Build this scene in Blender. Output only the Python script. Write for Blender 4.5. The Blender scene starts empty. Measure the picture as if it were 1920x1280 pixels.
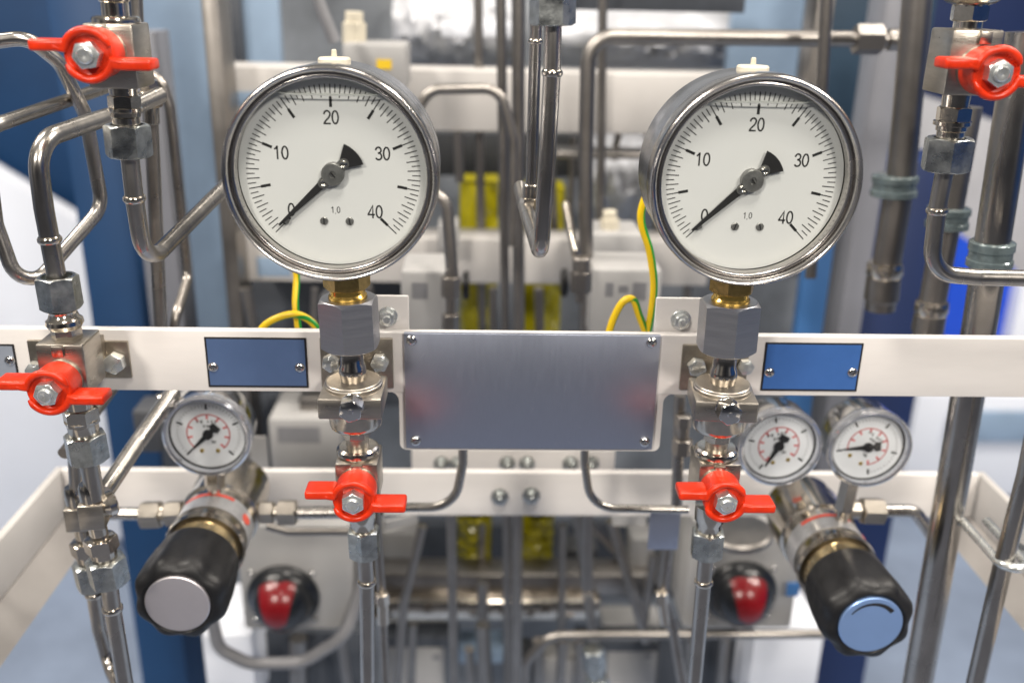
import bpy, bmesh, math, random
from mathutils import Vector as V, Matrix
from math import sin, cos, pi, radians, atan2, sqrt
random.seed(7)
S = bpy.context.scene
COL = S.collection
PI = pi

# ------------------------------------------------------------------ camera model (used to place things at real depths)
F = 1800.0
YAW, PITCH, ROLL = radians(2.0), radians(20.5), 0.022
fwd = V((sin(YAW)*cos(PITCH), cos(YAW)*cos(PITCH), -sin(PITCH)))
r0 = V((cos(YAW), -sin(YAW), 0)); u0 = r0.cross(fwd)
RT = r0*cos(ROLL) + u0*sin(ROLL)
UP = u0*cos(ROLL) - r0*sin(ROLL)
D0 = 0.564
def ray(px, py): return fwd + RT*((px-960)/F) - UP*((py-640)/F)
CAM = V((0, 0, 1.25)) - ray(960, 685)*D0
def P(px, py, Y):
    r = ray(px, py); return CAM + r*((Y-CAM.y)/r.y)
def PZ(px, py, Z):
    r = ray(px, py); return CAM + r*((Z-CAM.z)/r.z)
def depth(p): return (V(p)-CAM).dot(fwd)
def sc(p): return depth(p)/F                      # metres per photo pixel at that point
def proj(p):
    d = V(p)-CAM; z = d.dot(fwd); return (960+F*d.dot(RT)/z, 640-F*d.dot(UP)/z)

# ------------------------------------------------------------------ materials
MATS = {}
def mat(name, col, metal=0.0, rough=0.4, ns=60.0, cv=0.08, rv=0.1, bump=0.0, stretch=(1,1,1), coat=0.0, trans=0.0, emit=0.0, spec=0.5, aniso=0.0, bs=None):
    m = bpy.data.materials.new(name); m.use_nodes = True; nt = m.node_tree; N = nt.nodes; L = nt.links
    b = N['Principled BSDF']
    b.inputs['Metallic'].default_value = metal; b.inputs['Roughness'].default_value = rough
    b.inputs['Coat Weight'].default_value = coat; b.inputs['Coat Roughness'].default_value = 0.12
    b.inputs['Transmission Weight'].default_value = trans
    b.inputs['Specular IOR Level'].default_value = spec
    tc = N.new('ShaderNodeTexCoord'); mp = N.new('ShaderNodeMapping'); mp.inputs['Scale'].default_value = stretch
    L.new(tc.outputs['Object'], mp.inputs['Vector'])
    n = N.new('ShaderNodeTexNoise'); n.inputs['Scale'].default_value = ns; n.inputs['Detail'].default_value = 6; n.inputs['Roughness'].default_value = 0.65
    L.new(mp.outputs['Vector'], n.inputs['Vector'])
    mr = N.new('ShaderNodeMapRange'); mr.inputs['From Min'].default_value = 0.3; mr.inputs['From Max'].default_value = 0.7
    mr.inputs['To Min'].default_value = 1-cv; mr.inputs['To Max'].default_value = 1+cv
    L.new(n.outputs['Fac'], mr.inputs['Value'])
    mx = N.new('ShaderNodeVectorMath'); mx.operation = 'SCALE'; mx.inputs[0].default_value = col[:3]
    L.new(mr.outputs['Result'], mx.inputs['Scale']); L.new(mx.outputs['Vector'], b.inputs['Base Color'])
    n2 = N.new('ShaderNodeTexNoise'); n2.inputs['Scale'].default_value = ns*0.37; n2.inputs['Detail'].default_value = 4
    L.new(mp.outputs['Vector'], n2.inputs['Vector'])
    m2 = N.new('ShaderNodeMapRange'); m2.inputs['From Min'].default_value = 0.3; m2.inputs['From Max'].default_value = 0.7
    m2.inputs['To Min'].default_value = max(0.02, rough-rv); m2.inputs['To Max'].default_value = rough+rv
    L.new(n2.outputs['Fac'], m2.inputs['Value']); L.new(m2.outputs['Result'], b.inputs['Roughness'])
    if bump > 0:
        n3 = N.new('ShaderNodeTexNoise'); n3.inputs['Scale'].default_value = bs or ns*4; n3.inputs['Detail'].default_value = 3
        L.new(mp.outputs['Vector'], n3.inputs['Vector'])
        bp = N.new('ShaderNodeBump'); bp.inputs['Strength'].default_value = bump; bp.inputs['Distance'].default_value = 0.0004
        L.new(n3.outputs['Fac'], bp.inputs['Height']); L.new(bp.outputs['Normal'], b.inputs['Normal'])
    if emit > 0:
        b.inputs['Emission Color'].default_value = (*col[:3], 1); b.inputs['Emission Strength'].default_value = emit
    MATS[name] = m
    return m
def glassmat(name, tint, gl=0.06):
    m = bpy.data.materials.new(name); m.use_nodes = True; nt = m.node_tree; N = nt.nodes; L = nt.links
    N.remove(N['Principled BSDF']); o = N['Material Output']
    t = N.new('ShaderNodeBsdfTransparent'); t.inputs['Color'].default_value = (*tint, 1)
    g = N.new('ShaderNodeBsdfGlossy'); g.inputs['Roughness'].default_value = 0.03
    lw = N.new('ShaderNodeLayerWeight'); lw.inputs['Blend'].default_value = .5
    pw = N.new('ShaderNodeMath'); pw.operation = 'POWER'; pw.inputs[1].default_value = 5; L.new(lw.outputs['Facing'], pw.inputs[0])
    f = N.new('ShaderNodeMath'); f.operation = 'MULTIPLY_ADD'; f.inputs[1].default_value = .7; f.inputs[2].default_value = gl*.5; L.new(pw.outputs[0], f.inputs[0])
    x = N.new('ShaderNodeMixShader'); L.new(f.outputs[0], x.inputs[0]); L.new(t.outputs[0], x.inputs[1]); L.new(g.outputs[0], x.inputs[2])
    L.new(x.outputs[0], o.inputs['Surface']); MATS[name] = m
    return m
M = MATS
mat('steel_tube', (.43,.405,.375), 1, .26, 90, .16, .10, .14, (1,1,.35))
mat('steel_dull', (.31,.285,.26), 1, .33, 60, .12, .10, .08)
mat('steel_far', (.30,.28,.26), 1, .36, 30, .12, .08)
mat('nickel', (.58,.53,.46), 1, .17, 120, .10, .07, .06)
mat('body_steel', (.47,.43,.375), 1, .34, 140, .12, .10, .18, (.5,.5,2.5))
mat('zinc', (.46,.48,.47), 1, .33, 220, .28, .14, .22)
mat('zinc_bolt', (.70,.72,.71), .8, .26, 180, .15, .10, .08)
mat('adapter_steel', (.48,.48,.50), 1, .37, 260, .06, .03, .05, (.25,.25,5))
mat('brass', (.86,.56,.14), 1, .20, 160, .14, .10, .08)
mat('brass_dull', (.50,.35,.13), 1, .32, 190, .28, .12, .10)
mat('chrome', (.62,.61,.60), 1, .13, 60, .04, .05, .03)
mat('case_steel', (.50,.51,.54), 1, .25, 70, .06, .06, .08, (.3,3,.3))
mat('rail_paint', (.71,.68,.655), 0, .38, 22, .055, .08, .06, (.4,1,2), bs=500)
mat('bezel_steel', (.50,.475,.455), 1, .22, 90, .08, .06, .06)
mat('brass_pale', (.66,.52,.30), 1, .20, 90, .08, .06, .05)
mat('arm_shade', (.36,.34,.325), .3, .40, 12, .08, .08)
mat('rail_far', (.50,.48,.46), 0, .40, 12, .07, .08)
mat('bracket_steel', (.40,.355,.295), 1, .40, 70, .22, .12, .10)
mat('red_paint', (.60,.028,.004), 0, .34, 90, .26, .10, .35, (1,1,1), .0, bs=260, spec=.42)
mat('plate_alu', (.46,.495,.60), 1, .40, 420, .03, .012, .0, (4,1,.3), bs=900)
mat('plate_mark', (.66,.67,.72), 1, .45, 200, .2, .1)
mat('tag_blue', (.10,.16,.31), .35, .36, 60, .05, .06, .05)  # blue-grey plate, its dark bluish reflection mixed into the colour
mat('tag_blue_reflect', (.062,.17,.48), .35, .34, 60, .05, .06, .05)  # blue reflection of the surroundings put into the base colour
mat('tag_grey', (.36,.40,.47), .4, .36, 60, .05, .06)
mat('black_ink', (.012,.011,.012), 0, .5, 60, .05, .05)
mat('black_gap', (.006,.006,.005), 0, .6, 60, .05, .05)
mat('dial_white', (.66,.655,.665), 0, .55, 20, .012, .03)
mat('dial_small', (.78,.775,.83), 0, .55, 20, .02, .03)
mat('pointer_steel', (.27,.265,.26), .75, .36, 300, .2, .1, .2)
mat('cream_plastic', (.60,.55,.44), 0, .42, 40, .05, .05)
mat('ring_cream', (.52,.50,.42), 0, .35, 40, .05, .05)
mat('liquid_line', (.75,.76,.74), 0, .10, 40, .02, .03, trans=.35)
glassmat('gauge_glass', (.97,.98,.97))
mat('wire_yellow', (.78,.52,.005), 0, .38, 40, .05, .05)
mat('wire_green', (.01,.27,.03), 0, .38, 40, .05, .05)
mat('knob_black', (.008,.008,.009), 0, .46, 300, .15, .10, .30, bs=900, spec=.38)
mat('knob_disc', (.70,.66,.68), .9, .42, 20, .04, .05)
mat('knob_disc_blue', (.27,.42,.74), .6, .34, 20, .05, .05)
mat('label_silver', (.50,.50,.51), .6, .35, 300, .12, .08)
mat('label_red', (.62,.07,.04), 0, .45, 60, .1, .05)
mat('gauge_ring', (.66,.67,.71), .85, .13, 40, .04, .05)
mat('red_ink', (.70,.16,.17), 0, .6, 40, .05, .05)
mat('amber', (.62,.40,.05), 1, .3, 40, .05, .05)
mat('box_grey', (.33,.325,.32), 0, .45, 14, .06, .08, .1)
mat('box_white', (.37,.365,.36), 0, .45, 14, .05, .08)
mat('box_dark', (.06,.063,.07), 0, .45, 14, .12, .08)
mat('dome_black', (.008,.009,.011), 0, .30, 40, .1, .05, coat=.15)
mat('dome_red', (.17,.003,.006), 0, .30, 30, .1, .05, coat=.15)
mat('navy', (.004,.038,.115), 0, .5, 4, .16, .08)
mat('navy_dark', (.005,.018,.080), 0, .5, 4, .12, .08)
mat('blue_mid', (.045,.15,.37), 0, .5, 5, .12, .08)
mat('blue_vivid', (.010,.075,.62), 0, .5, 3, .06, .05)
mat('pale_blue', (.25,.34,.46), 0, .35, 5, .16, .1)
mat('teal_dark', (.022,.050,.085), 0, .45, 5, .2, .1)
mat('board_grey', (.44,.44,.46), 0, .5, 5, .1, .05)
mat('grey_post', (.19,.195,.22), 0, .4, 6, .10, .1)
mat('white_board', (.77,.80,.87), 0, .5, 3, .03, .05)
mat('wall_grey', (.17,.185,.205), 0, .5, 9, .35, .1)
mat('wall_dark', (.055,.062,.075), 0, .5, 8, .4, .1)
mat('yellow_bag', (.33,.285,.004), 0, .30, 28, .35, .1, .6, bs=40, coat=.3)
mat('foil', (.46,.47,.50), .15, .48, 20, .2, .1, 1.0, bs=22)
mat('hose_grey', (.20,.20,.21), 0, .4, 40, .1, .05)
mat('carpet', (.235,.29,.395), 0, .95, 3.2, .20, .02, .5, bs=300)
mat('aisle', (.085,.095,.125), 0, .95, 12, .20, .02, .5, bs=300)
mat('clear_clamp', (.15,.19,.20), .35, .14, 90, .35, .05, .4, trans=.15)
mat('lamp_yellow', (.75,.50,.02), 0, .4, 40, .05, .05)

# ------------------------------------------------------------------ mesh building
def perp(ax):
    ax = V(ax).normalized()
    ref = V((1,0,0)) if abs(ax.x) < 0.8 else V((0,0,1))
    u = (ref - ax*ref.dot(ax)).normalized(); w = ax.cross(u)
    return ax, u, w
class MB:
    def __init__(s): s.bm = bmesh.new()
    def ring(s, c, u, w, r, n, ph=0.0):
        return [s.bm.verts.new(c + u*(r*cos(ph+2*PI*i/n)) + w*(r*sin(ph+2*PI*i/n))) for i in range(n)]
    def bridge(s, a, b):
        n = len(a)
        for i in range(n):
            try: s.bm.faces.new((a[i], a[(i+1)%n], b[(i+1)%n], b[i]))
            except ValueError: pass
    def cap(s, a, flip=False):
        try: s.bm.faces.new(a[::-1] if flip else a)
        except ValueError: pass
    def lathe(s, p, ax, prof, n=32, caps=True, ph=0.0, closed=False):
        ax, u, w = perp(ax); p = V(p); prev = None; first = None
        for (t, r) in prof:
            c = p + ax*t
            rg = s.ring(c, u, w, max(r, 1e-5), n, ph)
            if prev: s.bridge(prev, rg)
            else: first = rg
            prev = rg
        if closed: s.bridge(prev, first)
        elif caps:
            s.cap(first, True); s.cap(prev)
        return s
    def cyl(s, a, b, r, n=28, r2=None, ch=0.0):
        a, b = V(a), V(b); l = (b-a).length
        r2 = r if r2 is None else r2
        if ch > 0: return s.lathe(a, b-a, [(0, r-ch), (ch, r), (l-ch, r2), (l, r2-ch)], n)
        return s.lathe(a, b-a, [(0, r), (l, r2)], n)
    def hexa(s, a, b, rc, rot=0.0, ch0=True, ch1=True, sub=8, bore=0.0):
        """hexagon prism with turned (arc) chamfers; rc = corner radius; a..b axis"""
        a, b = V(a), V(b); l = (b-a).length; ax, u, w = perp(b-a)
        n = 6*sub; fl = rc*cos(PI/6); rk = fl*1.005
        def rh(th):
            k = (th % (PI/3)) - PI/6
            return fl/cos(k)
        rows = [[], [], [], []]
        for i in range(n):
            th = 2*PI*i/n; r = rh(th); d = u*cos(th+rot)+w*sin(th+rot)
            dr = (r-rk)*0.62
            z0 = max(0, dr) if ch0 else 0; z1 = max(0, dr) if ch1 else 0
            e = 0.02*rc
            rr0 = min(r, rk)-e if ch0 else r; rr1 = min(r, rk)-e if ch1 else r
            rows[0].append(s.bm.verts.new(a + d*rr0))
            rows[1].append(s.bm.verts.new(a + ax*(z0+(e if ch0 else 0)) + d*r))
            rows[2].append(s.bm.verts.new(b - ax*(z1+(e if ch1 else 0)) + d*r))
            rows[3].append(s.bm.verts.new(b + d*rr1))
        for i in range(3): s.bridge(rows[i], rows[i+1])
        if bore > 0:
            rg = s.ring(b, u, w, bore, n, rot); rg2 = s.ring(b-ax*min(l*.5, bore*.8), u, w, bore, n, rot)
            s.bridge(rows[3], rg); s.bridge(rg, rg2); s.cap(rg2)
        else: s.cap(rows[3])
        s.cap(rows[0], True)
        return s
    def box(s, c, size, R=None, bev=0.0, seg=2):
        vs = []
        R = R or Matrix.Identity(3)
        for x in (-.5,.5):
            for y in (-.5,.5):
                for z in (-.5,.5): vs.append(s.bm.verts.new(V(c)+R@V((x*size[0], y*size[1], z*size[2]))))
        idx = [(0,1,3,2),(4,6,7,5),(0,4,5,1),(2,3,7,6),(0,2,6,4),(1,5,7,3)]
        fs = [s.bm.faces.new([vs[i] for i in f]) for f in idx]
        if bev > 0:
            es = list({e for f in fs for e in f.edges})
            bmesh.ops.bevel(s.bm, geom=es, offset=bev, segments=seg, affect='EDGES', profile=0.5)
        return s
    def prism(s, pts, dvec, bev=0.0):
        """closed outline (world points) extruded by dvec"""
        a = [s.bm.verts.new(V(p)) for p in pts]; b = [s.bm.verts.new(V(p)+V(dvec)) for p in pts]
        s.bridge(a, b); f1 = s.bm.faces.new(a[::-1]); f2 = s.bm.faces.new(b)
        if bev > 0:
            es = list(f1.edges)+list(f2.edges)
            bmesh.ops.bevel(s.bm, geom=es, offset=bev, segments=2, affect='EDGES', profile=0.5)
        return s
    def sweep(s, pts, r, n=14, closed=False, squash=None):
        pts = [V(p) for p in pts]; rings = []; m = len(pts)
        t0 = (pts[1]-pts[0]).normalized(); _, u, w = perp(t0)
        for i, p in enumerate(pts):
            if i == 0: t = t0
            elif i == m-1: t = (pts[i]-pts[i-1]).normalized()
            else: t = ((pts[i+1]-pts[i]).normalized()+(pts[i]-pts[i-1]).normalized()).normalized()
            u = (u - t*u.dot(t)).normalized(); w = t.cross(u)
            rr = r(i/(m-1)) if callable(r) else r
            rings.append(s.ring(p, u, w, rr, n))
        for i in range(m-1): s.bridge(rings[i], rings[i+1])
        s.cap(rings[0], True); s.cap(rings[-1])
        return s
    def dome(s, c, ax, r, h, n=28, k=8):
        return s.lathe(c, ax, [(h*sin(i/k*PI/2), r*cos(i/k*PI/2)) for i in range(k+1)], n)
    def build(s, name, m, parent=None, smooth=35, loc=None):
        bmesh.ops.recalc_face_normals(s.bm, faces=s.bm.faces[:])
        o0 = V(parent['_w']) if parent is not None else V(loc or (0,0,0))
        bmesh.ops.translate(s.bm, vec=-o0, verts=s.bm.verts[:])
        me = bpy.data.meshes.new(name); s.bm.to_mesh(me); s.bm.free()
        for p in me.polygons: p.use_smooth = True
        me.set_sharp_from_angle(angle=radians(smooth))
        me.materials.append(MATS[m] if isinstance(m, str) else m)
        o = bpy.data.objects.new(name, me); COL.objects.link(o)
        o['_w'] = list(o0)
        if parent is not None: o.parent = parent
        else: o.location = o0
        return o
def tag(o, label, cat, group=None, kind=None):
    if label: o['label'] = label
    if cat: o['category'] = cat
    if group: o['group'] = group
    if kind: o['kind'] = kind
    return o
def thing(name, label, cat, at, group=None):
    o = bpy.data.objects.new(name, None); COL.objects.link(o); o.location = V(at); o['_w'] = list(V(at))
    o.empty_display_size = 0.01
    return tag(o, label, cat, group)
def copytree(o, loc=None, label=None, parent=None):
    c = o.copy(); COL.objects.link(c)
    if parent is not None: c.parent = parent
    if loc is not None: c.location = V(loc)
    if label: c['label'] = label
    for ch in list(o.children): copytree(ch, parent=c)
    return c
def fillet(pts, rad, k=8):
    pts = [V(p) for p in pts]; out = [pts[0]]
    for i in range(1, len(pts)-1):
        a, b, c = pts[i-1], pts[i], pts[i+1]
        d1, d2 = (a-b), (c-b); l1, l2 = d1.length, d2.length; d1.normalize(); d2.normalize()
        ang = d1.angle(d2, PI)
        if ang > PI*0.985: out.append(b); continue
        R = rad[i-1] if isinstance(rad, (list, tuple)) else rad
        t = min(R/math.tan(ang/2), l1*.48, l2*.48); R = t*math.tan(ang/2)
        bis = (d1+d2).normalized(); c0 = b + bis*(R/sin(ang/2))
        s0, s1 = (b+d1*t-c0), (b+d2*t-c0); tot = s0.angle(s1); axn = s0.cross(s1).normalized()
        for j in range(k+1): out.append(c0 + Matrix.Rotation(tot*j/k, 3, axn) @ s0)
    out.append(pts[-1])
    return out
def PT(lst): return [P(*q) for q in lst]
class Col:
    """a straight, nearly vertical axis given by two picture points at their depths"""
    def __init__(s, a, b): s.a, s.b = P(*a), P(*b); s.d = (s.b-s.a)
    def at(s, py):
        lo, hi = -3.0, 4.0
        for _ in range(60):
            mid = (lo+hi)/2
            if proj(s.a+s.d*mid)[1] < py: lo = mid
            else: hi = mid
        return s.a+s.d*((lo+hi)/2)
    def lathe(s, mb, prof, n=36):
        """prof: (py, width in picture px) from top down"""
        p0 = s.at(prof[0][0]); ax = s.d.normalized()
        mb.lathe(p0, ax, [((s.at(y)-p0).length*(1 if y >= prof[0][0] else -1), w*0.5*sc(s.at(y))) for y, w in prof], n); return mb
    def hexa(s, mb, y0, y1, w, rot=0.0, ch0=True, ch1=True, bore=0.0):
        a, b = s.at(y0), s.at(y1); mb.hexa(b, a, w*.5*sc((a+b)/2), rot, ch1, ch0, bore=bore); return mb
    def bump(s, mb, y, w, h):
        """weld bead: a rounded ring"""
        c = s.at(y); k = sc(c); ax = s.d.normalized(); R = w*.5*k; hh = h*.5*k
        mb.lathe(c, ax, [(-hh, R-hh*1.2), (-hh*.8, R-.35*hh), (-.35*hh, R), (.35*hh, R), (hh*.8, R-.35*hh), (hh, R-hh*1.2)], 28); return mb
def qbox(mb, x0, y0, x1, y1, Y, dep, bev=0.0, back=True):
    """box whose front face covers the picture rectangle at depth Y"""
    cx, cy = (x0+x1)/2, (y0+y1)/2
    l, r = P(x0, cy, Y).x, P(x1, cy, Y).x; t, b = P(cx, y0, Y).z, P(cx, y1, Y).z
    mb.box(((l+r)/2, Y+dep/2, (t+b)/2), (r-l, dep, t-b), None, bev); return mb
def bolt(parent, px, py, Y, w, mtl='zinc_bolt', washer=True, name='bolt', rot=None, nut=False):
    c = P(px, py, Y); k = sc(c); R = w*.5*k; mb = MB()
    if washer: mb.lathe(c, (0,-1,0), [(0, R*1.28), (.0010, R*1.28), (.0012, R*1.22)], 28)
    h = R*.95
    mb.hexa(c+V((0,-.0009,0)), c+V((0,-.0009-h,0)), R, random.random()*1.0 if rot is None else rot, ch0=False)
    if nut: mb.cyl(c+V((0,-h*.5,0)), c+V((0,-h*1.6,0)), R*.52, 20, ch=R*.08)
    else: mb.lathe(c+V((0,-.0009-h,0)), (0,-1,0), [(0, R*.66), (R*.03, R*.6)], 20)
    return mb.build(name, mtl, parent)
def rivet(parent, px, py, Y, w, name='rivet'):
    c = P(px, py, Y); R = w*.5*sc(c); mb = MB()
    mb.lathe(c, (0,-1,0), [(0,R),(R*.14,R*.97),(R*.34,R*.78),(R*.46,R*.5),(R*.47,R*.36),(R*.18,R*.28),(R*.16,1e-4)], 24)
    return mb.build(name, 'chrome', parent)
def pipe(name, label, pts, wpx, rad, m='steel_tube', cat='pipe', group=None, beads=(), n=16, ref=0):
    """a bent tube through picture points (px, py, depth); returns the thing"""
    w = PT(pts); r = wpx*.5*sc(w[ref]); path = fillet(w, [x*sc(w[ref]) for x in rad] if isinstance(rad,(list,tuple)) else rad*sc(w[ref]))
    o = MB().sweep(path, r, n).build(name, m, None, loc=w[0])
    tag(o, label, cat, group)
    for (i, f) in beads:
        a, b = w[i], w[i+1]; c = a.lerp(b, f); ax = (b-a).normalized()
        MB().lathe(c, ax, [(-r*.42, r*.9),(-r*.36, r*1.1),(-r*.15, r*1.24),(r*.15, r*1.24),(r*.36, r*1.1),(r*.42, r*.9)], 28).build('weld_bead', 'nickel', o)
    return o
DIG = {
 '0': [[(.275+.215*sin(k*PI/16), .5+.455*cos(k*PI/16)) for k in range(33)]],
 '1': [[(.09,.745),(.20,.815),(.295,.955)],[(.305,1.0),(.305,0)]],
 '2': [[(.055,.70)]+[(.275-.215*cos(a), .725+.235*sin(a)) for a in [.25+k*(PI-.25+.55)/12 for k in range(13)]]+[(.36,.44),(.17,.25),(.07,.12),(.055,.045),(.52,.045)]],
 '3': [[(.06,.735)]+[(.265-.195*cos(a), .745+.215*sin(a)) for a in [.35+k*(PI-.35+1.05)/12 for k in range(13)]]+[(.22,.525)],[(.22,.525)]+[(.27-.225*cos(a), .285+.245*sin(a)) for a in [PI-1.75+k*(PI+.95)/14+.35 for k in range(15)]]],
 '4': [[(.385,0),(.385,.96),(.045,.31),(.045,.275),(.535,.275)]],
 ',': [[(.10,.0),(.10,-.06),(.055,-.15)]]}
def text_mesh(body, size, loc, parent, m, name, **kw):
    H = size*.70; wd = .125*H; y = 0; mb = MB()
    adv = [.30 if ch == ',' else .585 for ch in body]; x0 = -sum(adv)/2+.02
    for ch, ad in zip(body, adv):
        for st in DIG[ch]:
            q = [V(((x0+px_)*H, 0, (py_-.5)*H)) for px_, py_ in st]; L_, R_ = [], []
            for i, p in enumerate(q):
                d1 = (q[i]-q[i-1]).normalized() if i else (q[1]-q[0]).normalized()
                d2 = (q[i+1]-q[i]).normalized() if i < len(q)-1 else d1
                t = (d1+d2).normalized(); n = V((-t.z,0,t.x)); f = min(1.8, 1/max(.45, abs(t.dot(d1))))
                L_.append(mb.bm.verts.new(p+n*wd/2*f)); R_.append(mb.bm.verts.new(p-n*wd/2*f))
            for i in range(len(q)-1): mb.bm.faces.new((L_[i],L_[i+1],R_[i+1],R_[i]))
        x0 += ad
    bmesh.ops.translate(mb.bm, vec=V(loc)+V(parent['_w']), verts=mb.bm.verts[:])
    return mb.build(name, m, parent)
def text_mesh_old(body, size, loc, parent, m, name, ax='CENTER', shear=0.0):
    cu = bpy.data.curves.new(name+'_curve', 'FONT'); cu.body = body; cu.size = size; cu.align_x = 'CENTER'; cu.align_y = 'CENTER'; cu.shear = shear
    cu.space_character = 1.02
    t = bpy.data.objects.new('t', cu); COL.objects.link(t)
    dg = bpy.context.evaluated_depsgraph_get(); me = bpy.data.meshes.new_from_object(t.evaluated_get(dg))
    bpy.data.objects.remove(t); bpy.data.curves.remove(cu)
    me.transform(Matrix.Translation(V(loc)) @ Matrix.Rotation(PI/2, 4, 'X')); me.materials.clear(); me.materials.append(MATS[m])
    o = bpy.data.objects.new(name, me); COL.objects.link(o); o.parent = parent; o['_w'] = list(parent['_w'])
    return o
# ================================================================== front: rail, plates, gauges, valves
YS = -0.030            # depth of the valve columns in front of the rail
RZ1, RZ0 = P(600, 622, 0).z, P(600, 734.5, 0).z
xl, xr = P(-260, 680, 0).x, P(2200, 680, 0).x
rail = thing('support_rail', 'long cream painted flat rail running across the whole front and carrying the gauges', 'rail', (0, 0.003, RZ0))
MB().box(((xl+xr)/2, .0032, (RZ0+RZ1)/2), (xr-xl, .0064, RZ1-RZ0), None, .0007).build('bar', 'rail_paint', rail)
# tabs hanging below the rail behind the blank plate
def carrier():
    t = thing('plate_carrier', 'cream sheet metal carrier with rounded lower corners hanging behind the blank plate', 'bracket', P(1000, 730, 0.003))
    pts = []
    Y = .0012
    x0, x1, zt, zb = P(749, 790, Y).x, P(1240.5, 790, Y).x, RZ0+.002, P(757, 842.5, Y).z
    R = .0042
    pts.append((x0, Y, zt))
    for i in range(7):
        a = PI + i/6*PI/2; pts.append((x0+R+R*cos(a), Y, zb+R+R*sin(a)))
    for i in range(7):
        a = 1.5*PI + i/6*PI/2; pts.append((x1-R+R*cos(a), Y, zb+R+R*sin(a)))
    pts.append((x1, Y, zt))
    MB().prism(pts, (0, .003, 0)).build('sheet', 'rail_paint', t)
    for sgn, xx in ((-1, x0), (1, x1)):                      # fillets between rail and tab
        q = [(xx, Y+.0002, zt-.002)]; r = .006
        for i in range(7):
            a = (PI/2)*i/6
            q.append((xx+sgn*(r - r*sin(a)), Y+.0002, zt-.002-.0001 - (r - r*cos(a))))
        q[0] = (xx-sgn*.001, Y+.0002, zt-.002)
        q = [(xx-sgn*.001, Y+.0002, zt-.0019)] + [(xx+sgn*(r-r*sin(PI/2*i/6)), Y+.0002, zt-.002-(r-r*cos(PI/2*i/6))) for i in range(7)] + [(xx-sgn*.001, Y+.0002, zt-.002-r)]
        MB().prism(q, (0, .0026, 0)).build('corner_web', 'rail_paint', t)
carrier()
bp = thing('blank_plate', 'large blank brushed aluminium plate screwed to the middle of the cream rail', 'plate', P(1000, 735, -.003))
mb = MB(); YP = -.0032
tl, br = P(759.5, 733, YP), P(1231, 733, YP)
mb.box(((tl.x+br.x)/2, YP+.0016, (P(1000,627,YP).z+P(1000,841,YP).z)/2), (br.x-tl.x, .0032, P(1000,627,YP).z-P(1000,841,YP).z), None, .0003)
mb.build('sheet', 'plate_alu', bp)
for q in ((771.5, 638), (1222, 642), (779.5, 826), (1209, 828)): rivet(bp, *q, YP, 21, 'button_screw')
rnd = random.Random(3)
sm = MB()
for i in range(26):                                          # fine handling scratches
    a = V((rnd.uniform(tl.x+.004, br.x-.004), YP-.00002, rnd.uniform(P(0,835,YP).z, P(0,634,YP).z)))
    th = rnd.uniform(0, PI); l = rnd.uniform(.0006, .0026); d = V((cos(th), 0, sin(th)))
    nrm = V((-sin(th), 0, cos(th)))*.00007
    f = [sm.bm.verts.new(a+d*l+nrm), sm.bm.verts.new(a-d*l+nrm*.3), sm.bm.verts.new(a-d*l-nrm*.3), sm.bm.verts.new(a+d*l-nrm)]
    sm.bm.faces.new(f)
sm.build('scratches', 'plate_mark', bp)

def nameplate(label, x0, y0, x1, y1, m, rv):
    t = thing('nameplate', label, 'nameplate', P((x0+x1)/2, (y0+y1)/2, 0), 'small blank nameplates riveted to the rail')
    qbox(MB(), x0, y0, x1, y1, -.0007, .0010).build('border', 'black_ink', t)
    qbox(MB(), x0+3.5, y0+3.5, x1-3.5, y1-3.5, -.0011, .0007).build('face', m, t)
    for q in rv: rivet(t, *q, -.0011, 20)
nameplate('blank slate blue nameplate on the rail left of the left big gauge stem', 387, 633, 576, 726, 'tag_blue', ((400, 688), (562, 689)))
nameplate('blank blue grey nameplate, bright blue reflection painted in, on the rail right of the right big gauge stem', 1431, 643, 1613, 733, 'tag_blue_reflect', ((1443, 698), (1598, 698)))
nameplate('pale grey nameplate cut off by the left picture edge', -150, 645, 31, 716, 'tag_grey', ((18, 676), (-132, 676)))

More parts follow.
